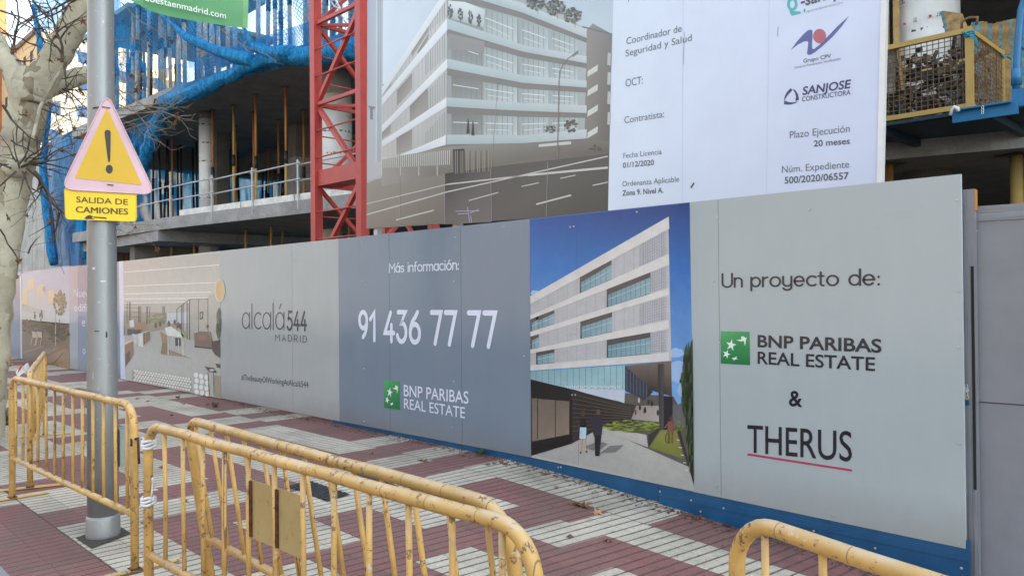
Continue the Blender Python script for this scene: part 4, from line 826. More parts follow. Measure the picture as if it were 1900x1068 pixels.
for y in (126, 162, 200, 240): P.poly([(1091, y+6), (1110, y-6), (1109, y+6), (1090, y+17)], (196, 196, 184), 4)
for y in (98, 134, 170, 208): P.poly([(1128, y), (1134, y+1), (1133, y+24), (1127, y+23)], (176, 178, 174), 4)
P.line((1081, 50), (1136, 64), 2.5, (112, 112, 112), 4)
for x, y in ((995, 5), (1031, 15), (1064, 30)): P.blob((x, y), 17, 14, [(98, 98, 92), (122, 124, 108), (84, 82, 82)], 5.5, 26, .35); P.line((x+2, y+6), (x+4, y+22), 1.5, (150, 148, 142), 6)
P.line((1035, 292), (1038, 150), 2.2, (120, 118, 112), 6.5); arcp = [(1038, 150), (1040, 132), (1046, 118), (1056, 108), (1066, 101)]
for a, b in zip(arcp[:-1], arcp[1:]): P.line(a, b, 1.8, (124, 122, 116), 6.5)
P.poly([(1060, 104), (1072, 94), (1074, 99), (1064, 106)], (124, 124, 116), 6.6)
P.blob((1020, 240), 12, 7, [(104, 102, 92), (88, 86, 80)], 6, 14, .4); P.blob((1060, 234), 12, 12, [(104, 102, 92), (88, 86, 80)], 6, 18, .4)
for k in range(34): x = 709+k*3.8; P.line((x, 292-k*.4), (x, 312-k*.2 if k % 9 else 326), 1.2, (202, 198, 188), 4.5)
for k in range(20): x = 842+k*3.4; P.line((x, 280), (x, 322-k*.2), 1.1, (150, 142, 128) if k % 3 else (84, 80, 74), 3.2)
P.poly([(840, 277), (862, 276), (862, 330), (842, 334)], (70, 68, 66), 3.1); P.poly([(1000, 268), (1060, 262), (1060, 268), (1000, 273)], (190, 188, 180), 4)
P.blob((1105, 275), 10, 8, [(86, 82, 76), (110, 106, 98)], 4, 10, .4)
part(P.mb, 'printed_picture', t)
for pts in (((741, 286), (743, 420)), ((825, 330), (826, 416)), ((911, 312), (913, 410)), ((1017, 300), (1014, 402)), ((925, 150), (912, 312))):
    P = Pic(PB, mat='poster'); P.line(pts[0], pts[1], .9, (150, 148, 144), 7); part(P.mb, 'joint', t)
P = Pic(PB, mat='poster')
for a, b in (((846, 392), (890, 391)), ((868, 384), (872, 412)), ((872, 396), (889, 388)), ((868, 396), (850, 397)), ((874, 400), (876, 413))): P.line(a, b, 1.4, (168, 166, 182), 8)
part(P.mb, 'tear', t)
for f in (.02, .35, .68, .98):
    mb = MB(); A = PB.at(682+f*450, 400)-PB.n*.09; mb.bar(Vector((A.x, A.y, -.3)), Vector((A.x, A.y, 6)), .08, .08, 'steel', Vector((0, 1, 0))); part(mb, 'support_post', t)
# ------------------------------------------------------------------ crowd barriers
def make_barrier(label, A, B, lean=0., plates=(), nb=14, plate_z=(.42, .74), seed=0, hook=False):
    rnd = random.Random(seed); A, B = Vector((A[0], A[1], 0)), Vector((B[0], B[1], 0)); L = (B-A).length
    q = Quaternion((0, 0, 1), math.atan2((B-A).y, (B-A).x)) @ Quaternion((1, 0, 0), lean)
    t = thing('crowd_barrier', label, 'barrier', A, 'yellow tubular street barriers', q)
    r = .14; pth = [(0, 0, .012), (0, 0, 1-r)]+[(r-r*math.cos(a), 0, 1-r+r*math.sin(a)) for a in np.linspace(.15, math.pi/2, 8)]
    pth += [(r+(L-2*r)*k/8, rnd.uniform(-.004, .004), 1+rnd.uniform(-.004, .003)) for k in range(1, 8)]
    pth += [(L-r+r*math.sin(a), 0, 1-r+r*math.cos(a)) for a in np.linspace(0, math.pi/2-.15, 8)]+[(L, 0, 1-r), (L, 0, .012)]
    mb = MB(); mb.tube(pth, .0238, 'barrier', 14); mb.build('frame', t)
    mb = MB(); mb.tube([(0, 0, .345), (L*.5, 0, .34), (L, 0, .345)], .021, 'barrier', 10); mb.build('lower_rail', t)
    xs = [L*(k+(.95 if nb == 12 else .55))/(nb+(.55 if nb == 12 else .1)) for k in range(nb)]
    for x in xs:
        mb = MB(); dx = rnd.uniform(-.012, .012); mb.tube([(x+dx, 0, .345), (x, rnd.uniform(-.004, .004), .66), (x, 0, .995)], .0108, 'barrier', 8); mb.build('bar', t)
    for k in plates:
        a, b = xs[k]+.012, xs[k+1]-.012; mb = MB(); mb.box(((a+b)/2, .004, sum(plate_z)/2), (b-a, .003, plate_z[1]-plate_z[0]), 'barrier_plate')
        p = mb.build('plate', t); mb = MB(); mb.box((a+.008, -.001, sum(plate_z)/2), (.018, .008, plate_z[1]-plate_z[0]-.01), 'rust'); mb.build('weld', p)
    for x in (0, L):
        mb = MB(); mb.bar((x, -.27, .014), (x, .27, .014), .04, .012, 'barrier'); mb.bar((x, -.03, .022), (x, .03, .022), .07, .006, 'rust'); mb.build('foot', t)
    if hook: mb = MB(); mb.tube([(L+.02, 0, .80), (L+.055, 0, .81), (L+.06, 0, .78), (L+.072, 0, .66)], .008, 'rust', 6); mb.tube([(L, -.02, .765), (L+.026, -.026, .765), (L+.026, -.026, .80), (L, -.02, .8)], .006, 'rust', 6); mb.build('hook', t)
    return t
make_barrier('yellow barrier standing in front of the grey lamp post', (-7.55, 1.60), (-5.02, 1.70), 0, (), 13, seed=1, hook=True)
make_barrier('nearest yellow barrier with two rust-edged plates between its bars', (-4.20, 1.49), (-1.52, 1.56), 0, (4, 5), 12, (.65, .89), seed=2)
make_barrier('yellow barrier leaning just behind the one with rust-edged plates', (-4.30, 1.87), (-1.76, 1.83), R(8), (), 13, seed=3)
make_barrier('yellow barrier with a chipped top rail, cut off at the bottom right', (-1.20, 2.07), (1.25, 1.42), 0, (), 13, seed=4)
make_barrier('yellow barrier seen end on, behind the lamp post barrier', (-7.86, 1.80), (-10.75, 2.62), 0, (1, 2), 14, (.4, .72), seed=5)
make_barrier('farthest yellow barrier, beside the tree trunk at the left edge', (-22.3, 4.68), (-24.9, 5.05), 0, (), 13, seed=6)
def tie(label, c, tail):
    t = thing('tape_tie', label, 'tape', c, 'white tape ties on the barrier post'); mb = MB()
    for k in range(3): mb.tube([Vector(c)+Vector((.033*math.cos(a), .033*math.sin(a), -.018+.014*k+.006*math.sin(a*2+k))) for a in np.linspace(0, 6.283, 15)], .0075, 'white_tape', 6, False)
    mb.tube([Vector(c)+Vector(p) for p in tail], .004, 'white_tape', 5); part(mb, 'wrap', t); return t
tie('white tape knotted at the top bend of the nearest barrier post', (-4.185, 1.49, .91), [(-.03, 0, 0), (-.06, -.01, .02), (-.085, -.01, .015)])
tie('white tape with frayed ends halfway down the nearest barrier post', (-4.20, 1.49, .62), [(.03, 0, 0), (.05, 0, .05), (.03, .01, .09), (.055, 0, .12)])
t = thing('tape_tie', 'red and white striped tape tied to the barrier seen end on', 'tape', (-7.9, 1.8, .98)); q = onT(40, 686, 8.0)
mb = MB(); mb.grid([onT(29+i*7.5+3*math.sin(j), 690-i*6+j*6-(2 if i == 1 else 0), 8.05+.03*math.sin(i*2+j)) for j in range(3) for i in range(4)], 'white_tape', 4, 3); part(mb, 'loop', t)
mb = MB(); mb.grid([onT(32+i*4+j*1.5, 693-i*5-j*5, 7.99) for j in range(3) for i in range(3)], 'red_tape', 3, 3); part(mb, 'red_stripe', t)
# ------------------------------------------------------------------ lamp post, signs, banner
pcx, pcy = -5.945, 1.805
t = thing('lamp_post', 'tall grey galvanised lamp post in front of the hoarding', 'lamp post', (pcx, pcy, 0))
mb = MB(); mb.tube([(pcx, pcy, z) for z in (.10, 1, 2, 3, 4, 6, 9)], [.1, .0975, .0935, .087, .083, .075, .062], 'galv', 32); part(mb, 'shaft', t)
mb = MB(); mb.tube([(pcx, pcy, z) for z in (-.03, .02, .13, .15)], [.110, .110, .108, .101], 'galv', 32); part(mb, 'base_collar', t)
mb = MB(); bq = Vector((pcx+.03, pcy+.122, .60)); mb.box(bq, (.12, .075, .25), 'galv'); mb.box(bq+Vector((0, 0, .128)), (.13, .085, .012), 'galv'); part(mb, 'junction_box', t)
for px, py, w_, h_, m_ in ((172, 500, 5, 3, 'white_tape'), (190, 522, 9, 1.6, 'white_tape'), (205, 450, 6, 1.5, 'steel'), (183, 560, 4, 2, 'steel'), (196, 620, 3, 6, 'iron'), (178, 612, 8, 1.4, 'iron'), (170, 690, 2, 9, 'steel')):
    mb = MB(); z_ = onY(px, py, pcy).z; an = math.atan2(-pcy, -pcx)+(px-188)/26*.9; r_ = float(np.interp(z_, (.1, 2, 3, 4), (.1, .0935, .087, .083)))+.0012
    for k in range(4):
        a0, a1 = an-w_*.02+k*w_*.01, an-w_*.02+(k+1)*w_*.01; hh = h_*.0035*random.uniform(.6, 1.2)
        mb.face([(pcx+r_*math.cos(a), pcy+r_*math.sin(a), z_+d) for a, d in ((a0, -hh), (a1, -hh*.8), (a1, hh), (a0, hh*.7))], m_)
    part(mb, 'sticker_remnant', t)
mb = MB(); q = [gnd(*p) for p in ((140, 998), (170, 1018), (245, 990), (215, 972))]; mb.face([p+Vector((0, 0, .004)) for p in q], plain('soil', (.06, .05, .04), .95, sc=30, bump=.6)); tag(mb.build('soil'), kind='structure')
SN = Vector((math.cos(R(21)), -math.sin(R(21)), 0))
PS = Plane(Vector((pcx, pcy, 0))+SN*.122, SN)
def prism_px(mb, plane, pts, depth, mat, layer=0):
    P = [plane.at(*p, layer) for p in pts]; A = Vector((0, 0, 0))
    for i in range(len(P)): A += (P[i]-P[0]).cross(P[(i+1) % len(P)]-P[0])
    if A.dot(plane.n) < 0: P.reverse()
    B = [p-plane.n*depth for p in P]; mb.face(P, mat); mb.face(B[::-1], 'sign_back')
    for i in range(len(P)): j = (i+1) % len(P); mb.face([P[i], B[i], B[j], P[j]], mat)
def round_poly(pts, r, n=6):
    out = []
    for i, p in enumerate(pts):
        p = Vector(p); a = (Vector(pts[i-1])-p); b = (Vector(pts[(i+1) % len(pts)])-p); da, db = a.normalized(), b.normalized()
        s0, s1 = p+da*r, p+db*r
        for k in range(n+1): u = k/n; out.append(tuple(s0*(1-u)**2+p*2*u*(1-u)+s1*u*u))
    return out
t = thing('warning_sign', 'triangular yellow sign with exclamation mark and faded pink border', 'warning sign', PS.at(200, 350))
outer = round_poly([(198.5, 172), (288, 361), (113, 351)], 24)
mb = MB(); prism_px(mb, PS, outer, .028, 'sign_pink'); part(mb, 'border', t)
rim = MB(); ctr = Vector((200, 300))
o2 = [tuple(ctr+(Vector(p)-ctr)*.955) for p in outer]
n_ = len(outer)
for i in range(n_):
    j = (i+1) % n_; rim.tube([PS.at(*outer[i], 2), PS.at(*outer[j], 2)], .005, 'sign_pink', 6, False)
part(rim, 'rim', t)
mb = MB(); prism_px(mb, PS, round_poly([(198.5, 200), (263.5, 343.5), (138.5, 330.5)], 3, 3), .002, 'sign_yellow', 4); part(mb, 'yellow_face', t)
mb = MB(); prism_px(mb, PS, [(194, 246), (195.5, 242.5), (199.8, 241), (204, 242.5), (205.6, 246), (205.2, 270), (204.6, 298), (202.8, 301.5), (200.6, 300), (198, 280), (195, 256)], .002, 'sign_black', 7)
part(mb, 'exclamation_bar', t)
mb = MB(); prism_px(mb, PS, [(202.9+6.6*math.cos(a), 314+8.2*math.sin(a)) for a in np.linspace(0, 6.283, 21)[:-1]], .002, 'sign_black', 7); part(mb, 'exclamation_dot', t)
mb = MB()
for a, b in (((192, 198), (205, 200)), ((199, 341.5), (211, 343))): prism_px(mb, PS, [a, b, (b[0], b[1]+1.8), (a[0], a[1]+1.8)], .002, 'sign_black', 7)
part(mb, 'strap_slots', t)
mb = MB(); mb.tube([PS.at(158, 198, -150), PS.at(176, 198, -30), PS.at(192, 199, 3)], .004, 'dark', 5); part(mb, 'cable_tie', t)
t = thing('text_plate', 'small yellow plate reading SALIDA DE CAMIONES under the triangle', 'sign', PS.at(187, 408))
pl = round_poly([(120, 347), (252.5, 353.5), (252.5, 410.5), (121.5, 406)], 7)
mb = MB(); prism_px(mb, PS, pl, .022, 'plate_yellow', -8); part(mb, 'plate', t)
rim = MB()
for i in range(len(pl)): rim.tube([PS.at(*pl[i], -7), PS.at(*pl[(i+1) % len(pl)], -7)], .004, 'plate_yellow', 6, False)
part(rim, 'rim', t)
mb = MB(); put_text(mb, PS, 'SALIDA DE', (141.3, 374.8), (237, 379.8), 10.4, None, .01, layer=-5, mat='sign_brown'); part(mb, 'lettering', t)
mb = MB()
for k_, dx in enumerate((-.45, 0, .45)): put_text(mb, PS, 'CAMIONES', (140.8+dx, 393.8), (237.3+dx, 397.8), 11, None, 0., layer=-5+k_*.4, mat='sign_brown')
part(mb, 'lettering', t)
mb = MB(); prism_px(mb, PS, [(155, 407), (160, 401), (166, 398.5), (173, 401), (170, 404), (178, 407.5)], .002, 'sign_black', -5); prism_px(mb, PS, [(178, 354), (196, 355), (196, 356.5), (178, 355.5)], .002, 'sign_brown', -5); prism_px(mb, PS, [(174, 401.5), (196, 403), (199, 406), (172, 403.5)], .002, 'sign_brown', -5); part(mb, 'tear', t)
PG = Plane((-5.93, 0, 0), (1, 0, 0))
t = thing('street_banner', 'green cloth banner with a web address hanging from the lamp post', 'banner', PG.at(330, 30))
edge = [(206, -14), (230, -3), (250.6, 6.3), (276, 19), (311, 28.5), (358, 39), (413.6, 49), (449, 52)]
def bn(px, py, k): p = PG.at(px, py); return p+Vector((.02*math.sin(k*9+py*.02), 0, 0))
mb = MB(); pts = [bn(p[0], p[1]+(-230-p[1])*j/6, i/8) for j in range(7) for i, p in enumerate(edge)]; mb.grid(pts, 'banner', len(edge), 7); part(mb, 'cloth', t)
mb = MB(); e2 = [(449, 52), (454, 52.4), (459, 52.8)]; mb.grid([bn(p[0], p[1]+(-230-p[1])*j/6, 7/8+i*.02) for j in range(7) for i, p in enumerate(e2)], 'banner_edge', 3, 7); part(mb, 'pale_hem', t)
PGt = Plane((-5.93+.03, 0, 0), (1, 0, 0)); mb = MB(); put_text(mb, PGt, 'doestaenmadrid.com', (268, 1.5), (419, 35.5), 12, None, .004, mat='white_ink'); part(mb, 'lettering', t)
# ------------------------------------------------------------------ plane tree
TD = 9.4
def tp(px, py, d=0.): return onT(px, py, TD+d)
t = thing('plane_tree', 'pale patchy-barked plane tree with bare twigs at the left edge', 'tree', Vector((tp(-28, 800).x, tp(-28, 800).y, 0)))
g0_ = tp(-28, 830); g0_.z = -.03
ppx = TD/F_
def limb(name, pts, m='bark', n=18):
    mb = MB(); P = []; rr = []
    for k in range(len(pts)-1):
        for s_ in range(6):
            u = s_/6; a, b = pts[k], pts[k+1]
            q = tp(a[0]+(b[0]-a[0])*u, a[1]+(b[1]-a[1])*u, a[3]+(b[3]-a[3])*u); r_ = (a[2]+(b[2]-a[2])*u)*ppx*.78
            P.append(q+Vector((random.uniform(-1, 1), random.uniform(-1, 1), 0))*r_*.07); rr.append(r_*random.uniform(.95, 1.06))
    a = pts[-1]; P.append(tp(*a[:2], a[3])); rr.append(a[2]*ppx*.78); mb.tube(P, rr, m, n); return part(mb, name, t)
limb('trunk', [(-34, 870, 46, 0), (-26, 740, 41, 0), (-12, 600, 37, 0), (2, 480, 36, 0), (22, 360, 38, 0), (38, 270, 40, 0), (52, 205, 42, 0), (62, 160, 46, 0), (68, 140, 40, 0)])
limb('limb', [(48, 185, 30, .05), (22, 130, 25, .1), (-6, 80, 22, .2), (-40, 20, 20, .3), (-80, -80, 18, .5)])
limb('limb', [(66, 168, 38, -.02), (92, 125, 33, -.05), (122, 72, 30, -.08), (150, 20, 29, -.1), (190, -50, 27, -.1), (260, -190, 22, 0)])
limb('limb', [(74, 168, 26, .12), (120, 150, 25, .4), (160, 138, 19, .7), (195, 120, 14, 1.0)])
limb('burl', [(6, 318, 10, -.24), (30, 312, 25, -.16), (52, 300, 20, -.18), (70, 292, 7, -.25)])
limb('shoot', [(60, 260, 4, -.44), (74, 200, 4, -.42), (98, 155, 4, -.4), (116, 120, 3, -.36)], n=8)
rnd = random.Random(11)
mbt = MB(); ends = []; 
def twig(a, ang, ln, r, d, depth, bend=.35, m='twig'):
    pts = [tp(a[0], a[1], d)]; rr = [max(r, .45)*ppx]; x, y = a; n = max(3, int(ln/14)); 
    for k in range(n):
        ang += rnd.uniform(-bend, bend); x += math.cos(ang)*ln/n; y += math.sin(ang)*ln/n; d += rnd.uniform(-.05, .05)
        rk = max(.32, r*(1-.75*(k+1)/n)); pts.append(tp(x, y, d)); rr.append(rk*ppx)
        if depth > 0 and rnd.random() < .62: twig((x, y), ang+rnd.choice((-1, 1))*rnd.uniform(.4, 1.1), ln*rnd.uniform(.3, .55), rk*.75, d, depth-1, bend, m)
        if depth <= 1 and rnd.random() < .05: ends.append((x, y, d))
    mbt.tube(pts, rr, m, 5, False); ends.append((x, y, d))
def tw(list_, m='twig', depth=2):
    for q in list_: twig((q[0], q[1]), q[2], q[3], q[4], q[5], depth, m=m)
tw([(22, 105, -1.35, 130, 3.2, .1), (115, 115, -1.6, 140, 3.0, -.45), (118, 122, 1.45, 60, 2., -.45), (10, 110, .1, 110, 2, .1), (0, 20, .5, 150, 2.2, .3), (60, 0, .9, 130, 2.2, .4), (45, -10, 1.2, 120, 2, .5), (95, -10, .8, 110, 1.8, .5), (0, 60, .35, 130, 2, .3), (150, -10, 2.3, 110, 2.4, -.3), (130, 0, 2.6, 120, 2, -.4), (20, 20, .9, 140, 1.8, .3), (70, 40, 1.3, 80, 1.6, .3), (100, 70, 2.0, 60, 1.4, -.4)], depth=2)
tw([(40, 310, -.3, 130, 2.4, -.3), (35, 305, -1.2, 60, 2.2, -.4), (45, 300, -.7, 90, 2, -.4), (55, 300, .2, 110, 2.2, -.3), (30, 318, 2.6, 70, 2, -.4), (20, 312, 3.4, 50, 2, -.4), (42, 318, .9, 70, 2, -.4), (50, 312, .5, 130, 2.4, -.35), (36, 312, -1.9, 70, 1.8, -.4), (60, 296, -.1, 90, 1.8, -.3), (30, 300, -2.4, 60, 1.6, -.4), (62, 300, -.5, 110, 1.6, -.2), (58, 305, .05, 80, 1.6, -.25), (48, 318, 1.8, 50, 1.6, -.4), (15, 305, -2.8, 40, 1.5, -.4)], depth=2)
tw([(64, 318, .95, 70, 3.6, -.4), (94, 372, .6, 40, 3, -.4), (92, 385, 1.75, 90, 2, -.4), (0, 425, .75, 75, 1.8, -.45), (52, 470, -.95, 40, 1.8, -.4), (5, 195, .9, 110, 2.6, -.45), (75, 200, .4, 90, 1.5, -.2), (90, 190, .6, 90, 1.5, -.2), (110, 395, 1.6, 60, 2, -.3), (160, 140, .1, 30, 1.2, -.2)], depth=1)
tw([(90, 160, .12, 120, 2, .2), (95, 150, -.3, 70, 1.8, .1), (110, 165, .2, 90, 1.5, .3), (100, 155, .6, 80, 1.5, .3), (60, 350, .3, 70, 1.5, -.2), (20, 260, .5, 60, 1.6, -.45)], depth=1)
# pale long shoots crossing behind the lamp post to the right
for pts, r_, d_ in (([(205, 160), (240, 175), (270, 198), (310, 203), (345, 180)], 1.7, .5), ([(205, 190), (245, 205), (290, 206), (330, 178)], 1.6, .55), ([(210, 215), (250, 212), (300, 207), (330, 218), (356, 214)], 1.7, .5), ([(206, 240), (240, 225), (280, 212), (312, 200), (338, 172)], 1.6, .6), ([(207, 262), (235, 242), (275, 226), (300, 210)], 1.2, .55), ([(206, 75), (240, 73), (255, 68)], 1., .4), ([(206, 101), (230, 97), (260, 96), (310, 102)], 1., .4), ([(225, 5), (260, 40), (300, 62)], 1.2, .6), ([(206, 150), (228, 182), (262, 220)], 1., .5), ([(410, 55), (450, 85), (490, 100)], 1.2, 1.), ([(212, 410), (245, 418), (290, 416)], 1., .5), ([(214, 425), (235, 432), (250, 436)], 1., .5), ([(206, 215), (230, 200), (268, 196), (300, 190), (322, 196)], 1.2, .5)):
    P = [tp(x, y, d_) for x, y in pts]; Q = []
    for a, b in zip(P[:-1], P[1:]): Q += [a.lerp(b, u)+Vector((0, 0, rnd.uniform(-.012, .012))) for u in (0, .33, .66)]
    Q.append(P[-1]); mbt.tube(Q, [max(.4, r_*(1-.7*i/len(Q)))*ppx for i in range(len(Q))], 'twig_pale', 5, False)
    for k in range(3): i = rnd.randrange(1, len(pts)); twig(pts[i], rnd.uniform(-1, 1), rnd.uniform(18, 45), .8, d_, 1, m='twig_pale')
for k in range(26): twig((rnd.uniform(206, 300), rnd.uniform(130, 260)), rnd.uniform(-.6, .6), rnd.uniform(20, 60), .7, rnd.uniform(.3, .8), 1, m='twig_pale')
for k in range(16): twig((rnd.uniform(80, 150), rnd.uniform(180, 330)), rnd.uniform(-2, 1), rnd.uniform(30, 80), .9, rnd.uniform(-.3, .3), 1)
o = part(mbt, 'twigs', t); o['kind'] = 'stuff'
def leaf_mesh(name, m, s=1.):
    mb = MB(); pts = []
    for k in range(15):
        a = k/15*2*math.pi; r_ = (.055 if k % 3 == 0 else .027)*s*random.uniform(.8, 1.2); pts.append((r_*math.cos(a), r_*math.sin(a), random.uniform(-.006, .02)*s))
    for k in range(15): mb.face([(0, 0, .004), pts[k], pts[(k+1) % 15]], m)
    return mb
leaf0 = None; rnd.shuffle(ends)
spots = [(52, 55, .2), (62, 62, .1), (35, 210, -.5), (45, 215, -.5), (50, 208, -.5), (80, 350, -.4), (96, 358, -.4), (56, 40, .1), (70, 15, .1), (244, 141, .5), (286, 188, .5), (48, 130, .1), (12, 40, .2), (128, 14, -.4), (90, 270, -.3)]
for e in spots+ends[:70]:
    if not -10 < e[0] < 340: continue
    if leaf0 is None: o = leaf_mesh('dry_leaf', 'leaf').build('dry_leaf', t); leaf0 = o
    else: o = leaf0.copy(); COL.objects.link(o); o.parent = t
    o.location = tp(*e)-t.location; o.rotation_euler = [rnd.uniform(0, 6) for _ in range(3)]; o.scale = [rnd.uniform(.5, 1.1)]*3
# ------------------------------------------------------------------ concrete frame under construction
EDGE = [(-29, 7.9), (-22, 8.2), (-15.5, 9.05), (-10, 10.0), (-4, 11.6), (10, 15)]
def ey(x): return float(np.interp(x, [p[0] for p in EDGE], [p[1] for p in EDGE]))
t = bt = thing('building_frame', 'raw concrete building frame under construction behind the hoarding', 'building', (-8, 15, 0))
def slab(z0, z1, x0=-29, x1=10, depth=12., m='concrete', name='slab', ms='soffit'):
    xs = [x0]+[p[0] for p in EDGE if x0 < p[0] < x1]+[x1]; F = [(x, ey(x)) for x in xs]; B = [(x, y+depth) for x, y in F]; mb = MB()
    for i in range(len(F)-1):
        a, b, c, d = F[i], F[i+1], B[i+1], B[i]
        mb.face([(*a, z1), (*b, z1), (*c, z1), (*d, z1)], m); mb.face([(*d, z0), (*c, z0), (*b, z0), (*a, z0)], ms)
        mb.face([(*a, z0), (*b, z0), (*b, z1), (*a, z1)], m); mb.face([(*c, z0), (*d, z0), (*d, z1), (*c, z1)], m)
    for e in (0, -1): mb.face([(*F[e], z0), (*F[e], z1), (*B[e], z1), (*B[e], z0)][::1 if e else -1], m)
    return part(mb, name, t)
slab(3.49, 3.80); slab(6.95, 7.25); slab(10.2, 10.5, -15.8, 10); slab(13.4, 13.7, -14, 10); slab(-.5, -.4, -27, 10, 12, 'soffit', 'slab')
mb = MB(); mb.box((-25.6, 11.5, 3.34), (6.6, 6.6, .29), 'concrete'); part(mb, 'beam', t)
mb = MB(); mb.box((-24.9, 10.4, 2.78), (.4, 4, .8), 'soffit'); part(mb, 'beam', t)
for x, z0, z1 in ((-16, 4.9, 6.95), (-2, 3.8, 6.95), (-16, 2.6, 3.49), (-2, -.4, 3.49)):
    mb = MB()
    xa, xb = (-29, -10) if x < -9 else (-10, 10)
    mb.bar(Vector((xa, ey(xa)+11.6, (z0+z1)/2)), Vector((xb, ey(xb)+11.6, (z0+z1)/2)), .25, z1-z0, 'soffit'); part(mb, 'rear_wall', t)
mb = MB(); mb.bar(Vector((-29, ey(-29)+6, 6.65)), Vector((-8, ey(-8)+6, 6.65)), .5, .6, 'soffit'); part(mb, 'beam', t)
mb = MB(); mb.bar(Vector((-13, ey(-13)+1.2, 8.7)), Vector((-13, ey(-13)+11, 8.7)), .3, 3.0, 'soffit'); part(mb, 'cross_wall', t)
def column(px, y, dia, z0, z1, m, sq=False, lab=None):
    p = onY(px, 330, y); mb = MB()
    if sq: mb.box((p.x, p.y, (z0+z1)/2), (dia, dia, z1-z0), m)
    else: mb.tube([(p.x, p.y, z0), (p.x, p.y, (z0+z1)/2), (p.x, p.y, z1)], dia/2, m, 28)
    o = part(mb, 'column', t)
    if lab: o['label'] = lab
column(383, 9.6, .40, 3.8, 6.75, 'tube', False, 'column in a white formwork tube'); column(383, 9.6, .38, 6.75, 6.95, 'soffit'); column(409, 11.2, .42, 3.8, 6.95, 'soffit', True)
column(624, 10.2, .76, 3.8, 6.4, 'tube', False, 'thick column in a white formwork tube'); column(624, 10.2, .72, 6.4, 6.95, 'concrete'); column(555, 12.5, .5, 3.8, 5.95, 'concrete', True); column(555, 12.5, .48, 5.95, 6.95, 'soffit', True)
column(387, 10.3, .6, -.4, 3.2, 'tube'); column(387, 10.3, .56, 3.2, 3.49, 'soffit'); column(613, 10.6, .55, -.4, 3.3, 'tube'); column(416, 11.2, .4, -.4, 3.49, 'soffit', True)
column(1722, 13.0, .92, 3.8, 6.95, 'tube', False, 'thick white column above the wire cage'); column(1722, 13.2, .7, -.4, 3.49, 'soffit')
cpos = onY(1722, 40, 13.0); cn = Vector((-cpos.x, -cpos.y, 0)).normalized(); PCo = Plane(cpos+cn*.475, cn)
mb = MB()
for bl, br, ch in (((1694, 42), (1702, 40), 6), ((1737, 31), (1750, 28.5), 6), ((1669, 10), (1679, 6), 7)):
    v_, f_ = text_mesh('TBT', .01); v_ = [(-q[0], -q[1]+CAPH, 0) for q in v_]; put_text(mb, PCo, '', bl, br, ch*1.3, None, mat='sign_black', vf=([(q[0], q[1]/CAPH, 0) for q in v_], f_))
for x, y in ((1726, 30), (1678, 45)): prism_px(mb, PCo, [(x+3.2*math.cos(a), y+2.6*math.sin(a)) for a in np.linspace(0, 6.283, 12)[:-1]], .002, 'red_tape', 3)
part(mb, 'printed_tape', t)
for z0, z1 in ((6.2, 6.95), (2.75, 3.49)):
    mb = MB(); mb.box((-29.1, 14.4, (z0+z1)/2), (.25, 11.6, z1-z0), 'soffit'); part(mb, 'side_wall', t)
# white toe board and guard rail on the first slab
t = thing('guard_rail', 'thin galvanised guard rail with white toe board along the slab edge', 'guard rail', (-17, ey(-17), 3.8))
for xa, xb in ((-21.2, -18.4), (-18.35, -16.3), (-16.25, -13), (-12.95, -9.5), (-9.45, -6)):
    mb = MB(); mb.bar(Vector((xa, ey(xa)+.06, 3.88)), Vector((xb, ey(xb)+.06, 3.88)), .03, .15, 'white_board'); part(mb, 'toe_board', t)
gp = [(x, ey(x)+.02) for x in (-26.2, -23.9, -21.6, -19.6, -17.85, -16.1, -14.1, -12.1, -10, -8)]
for x, y in gp: mb = MB(); mb.bar(Vector((x, y, 3.6)), Vector((x, y, 4.72)), .04, .04, 'steel'); part(mb, 'post', t)
for (x0, y0), (x1, y1) in zip(gp[:-1], gp[1:]):
    for z in (4.26, 4.62): mb = MB(); mb.tube([(x0-.1, y0, z-.02), (x1+.1, y1, z+.02)], .02, 'steel', 8); part(mb, 'rail', t)
# telescopic props
def make_prop(h, split, cols, r=.034):
    a = thing('steel_prop', '', 'prop'); mb = MB(); mb.tube([(0, 0, 0), (0, 0, h*split)], r*1.15, cols[0], 10); mb.build('lower_tube', a)
    mb = MB(); mb.tube([(0, 0, h*split), (0, 0, h-.01)], r*.92, cols[1], 10); mb.build('upper_tube', a)
    mb = MB(); mb.tube([(0, 0, h*split-.12), (0, 0, h*split+.2)], r*1.35, 'prop_dark', 10); mb.build('collar', a)
    mb = MB(); mb.box((0, 0, h-.006), (.14, .14, .008), 'prop_dark'); mb.box((0, 0, .004), (.14, .14, .008), 'prop_dark'); mb.build('end_plate', a); return a
protos = {}
def prop(x, y, z0, z1, style, label, group, tilt=0.):
    key = (style, round(z1-z0, 2))
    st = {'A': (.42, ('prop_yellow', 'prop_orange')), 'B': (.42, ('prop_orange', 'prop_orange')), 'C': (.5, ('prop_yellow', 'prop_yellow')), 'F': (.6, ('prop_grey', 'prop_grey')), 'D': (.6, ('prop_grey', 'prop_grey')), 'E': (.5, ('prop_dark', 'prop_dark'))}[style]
    if key not in protos: o = protos[key] = make_prop(z1-z0, *st, r=.046 if style == 'F' else .034)
    else: o = copy_tree(protos[key])
    tag(o, label, 'prop', group); o.location = (x, y, z0); o.rotation_euler = (0, tilt, random.uniform(0, 3)); return o
L1 = 'rusty orange and yellow steel prop under the first-floor ceiling, behind the guard rail'
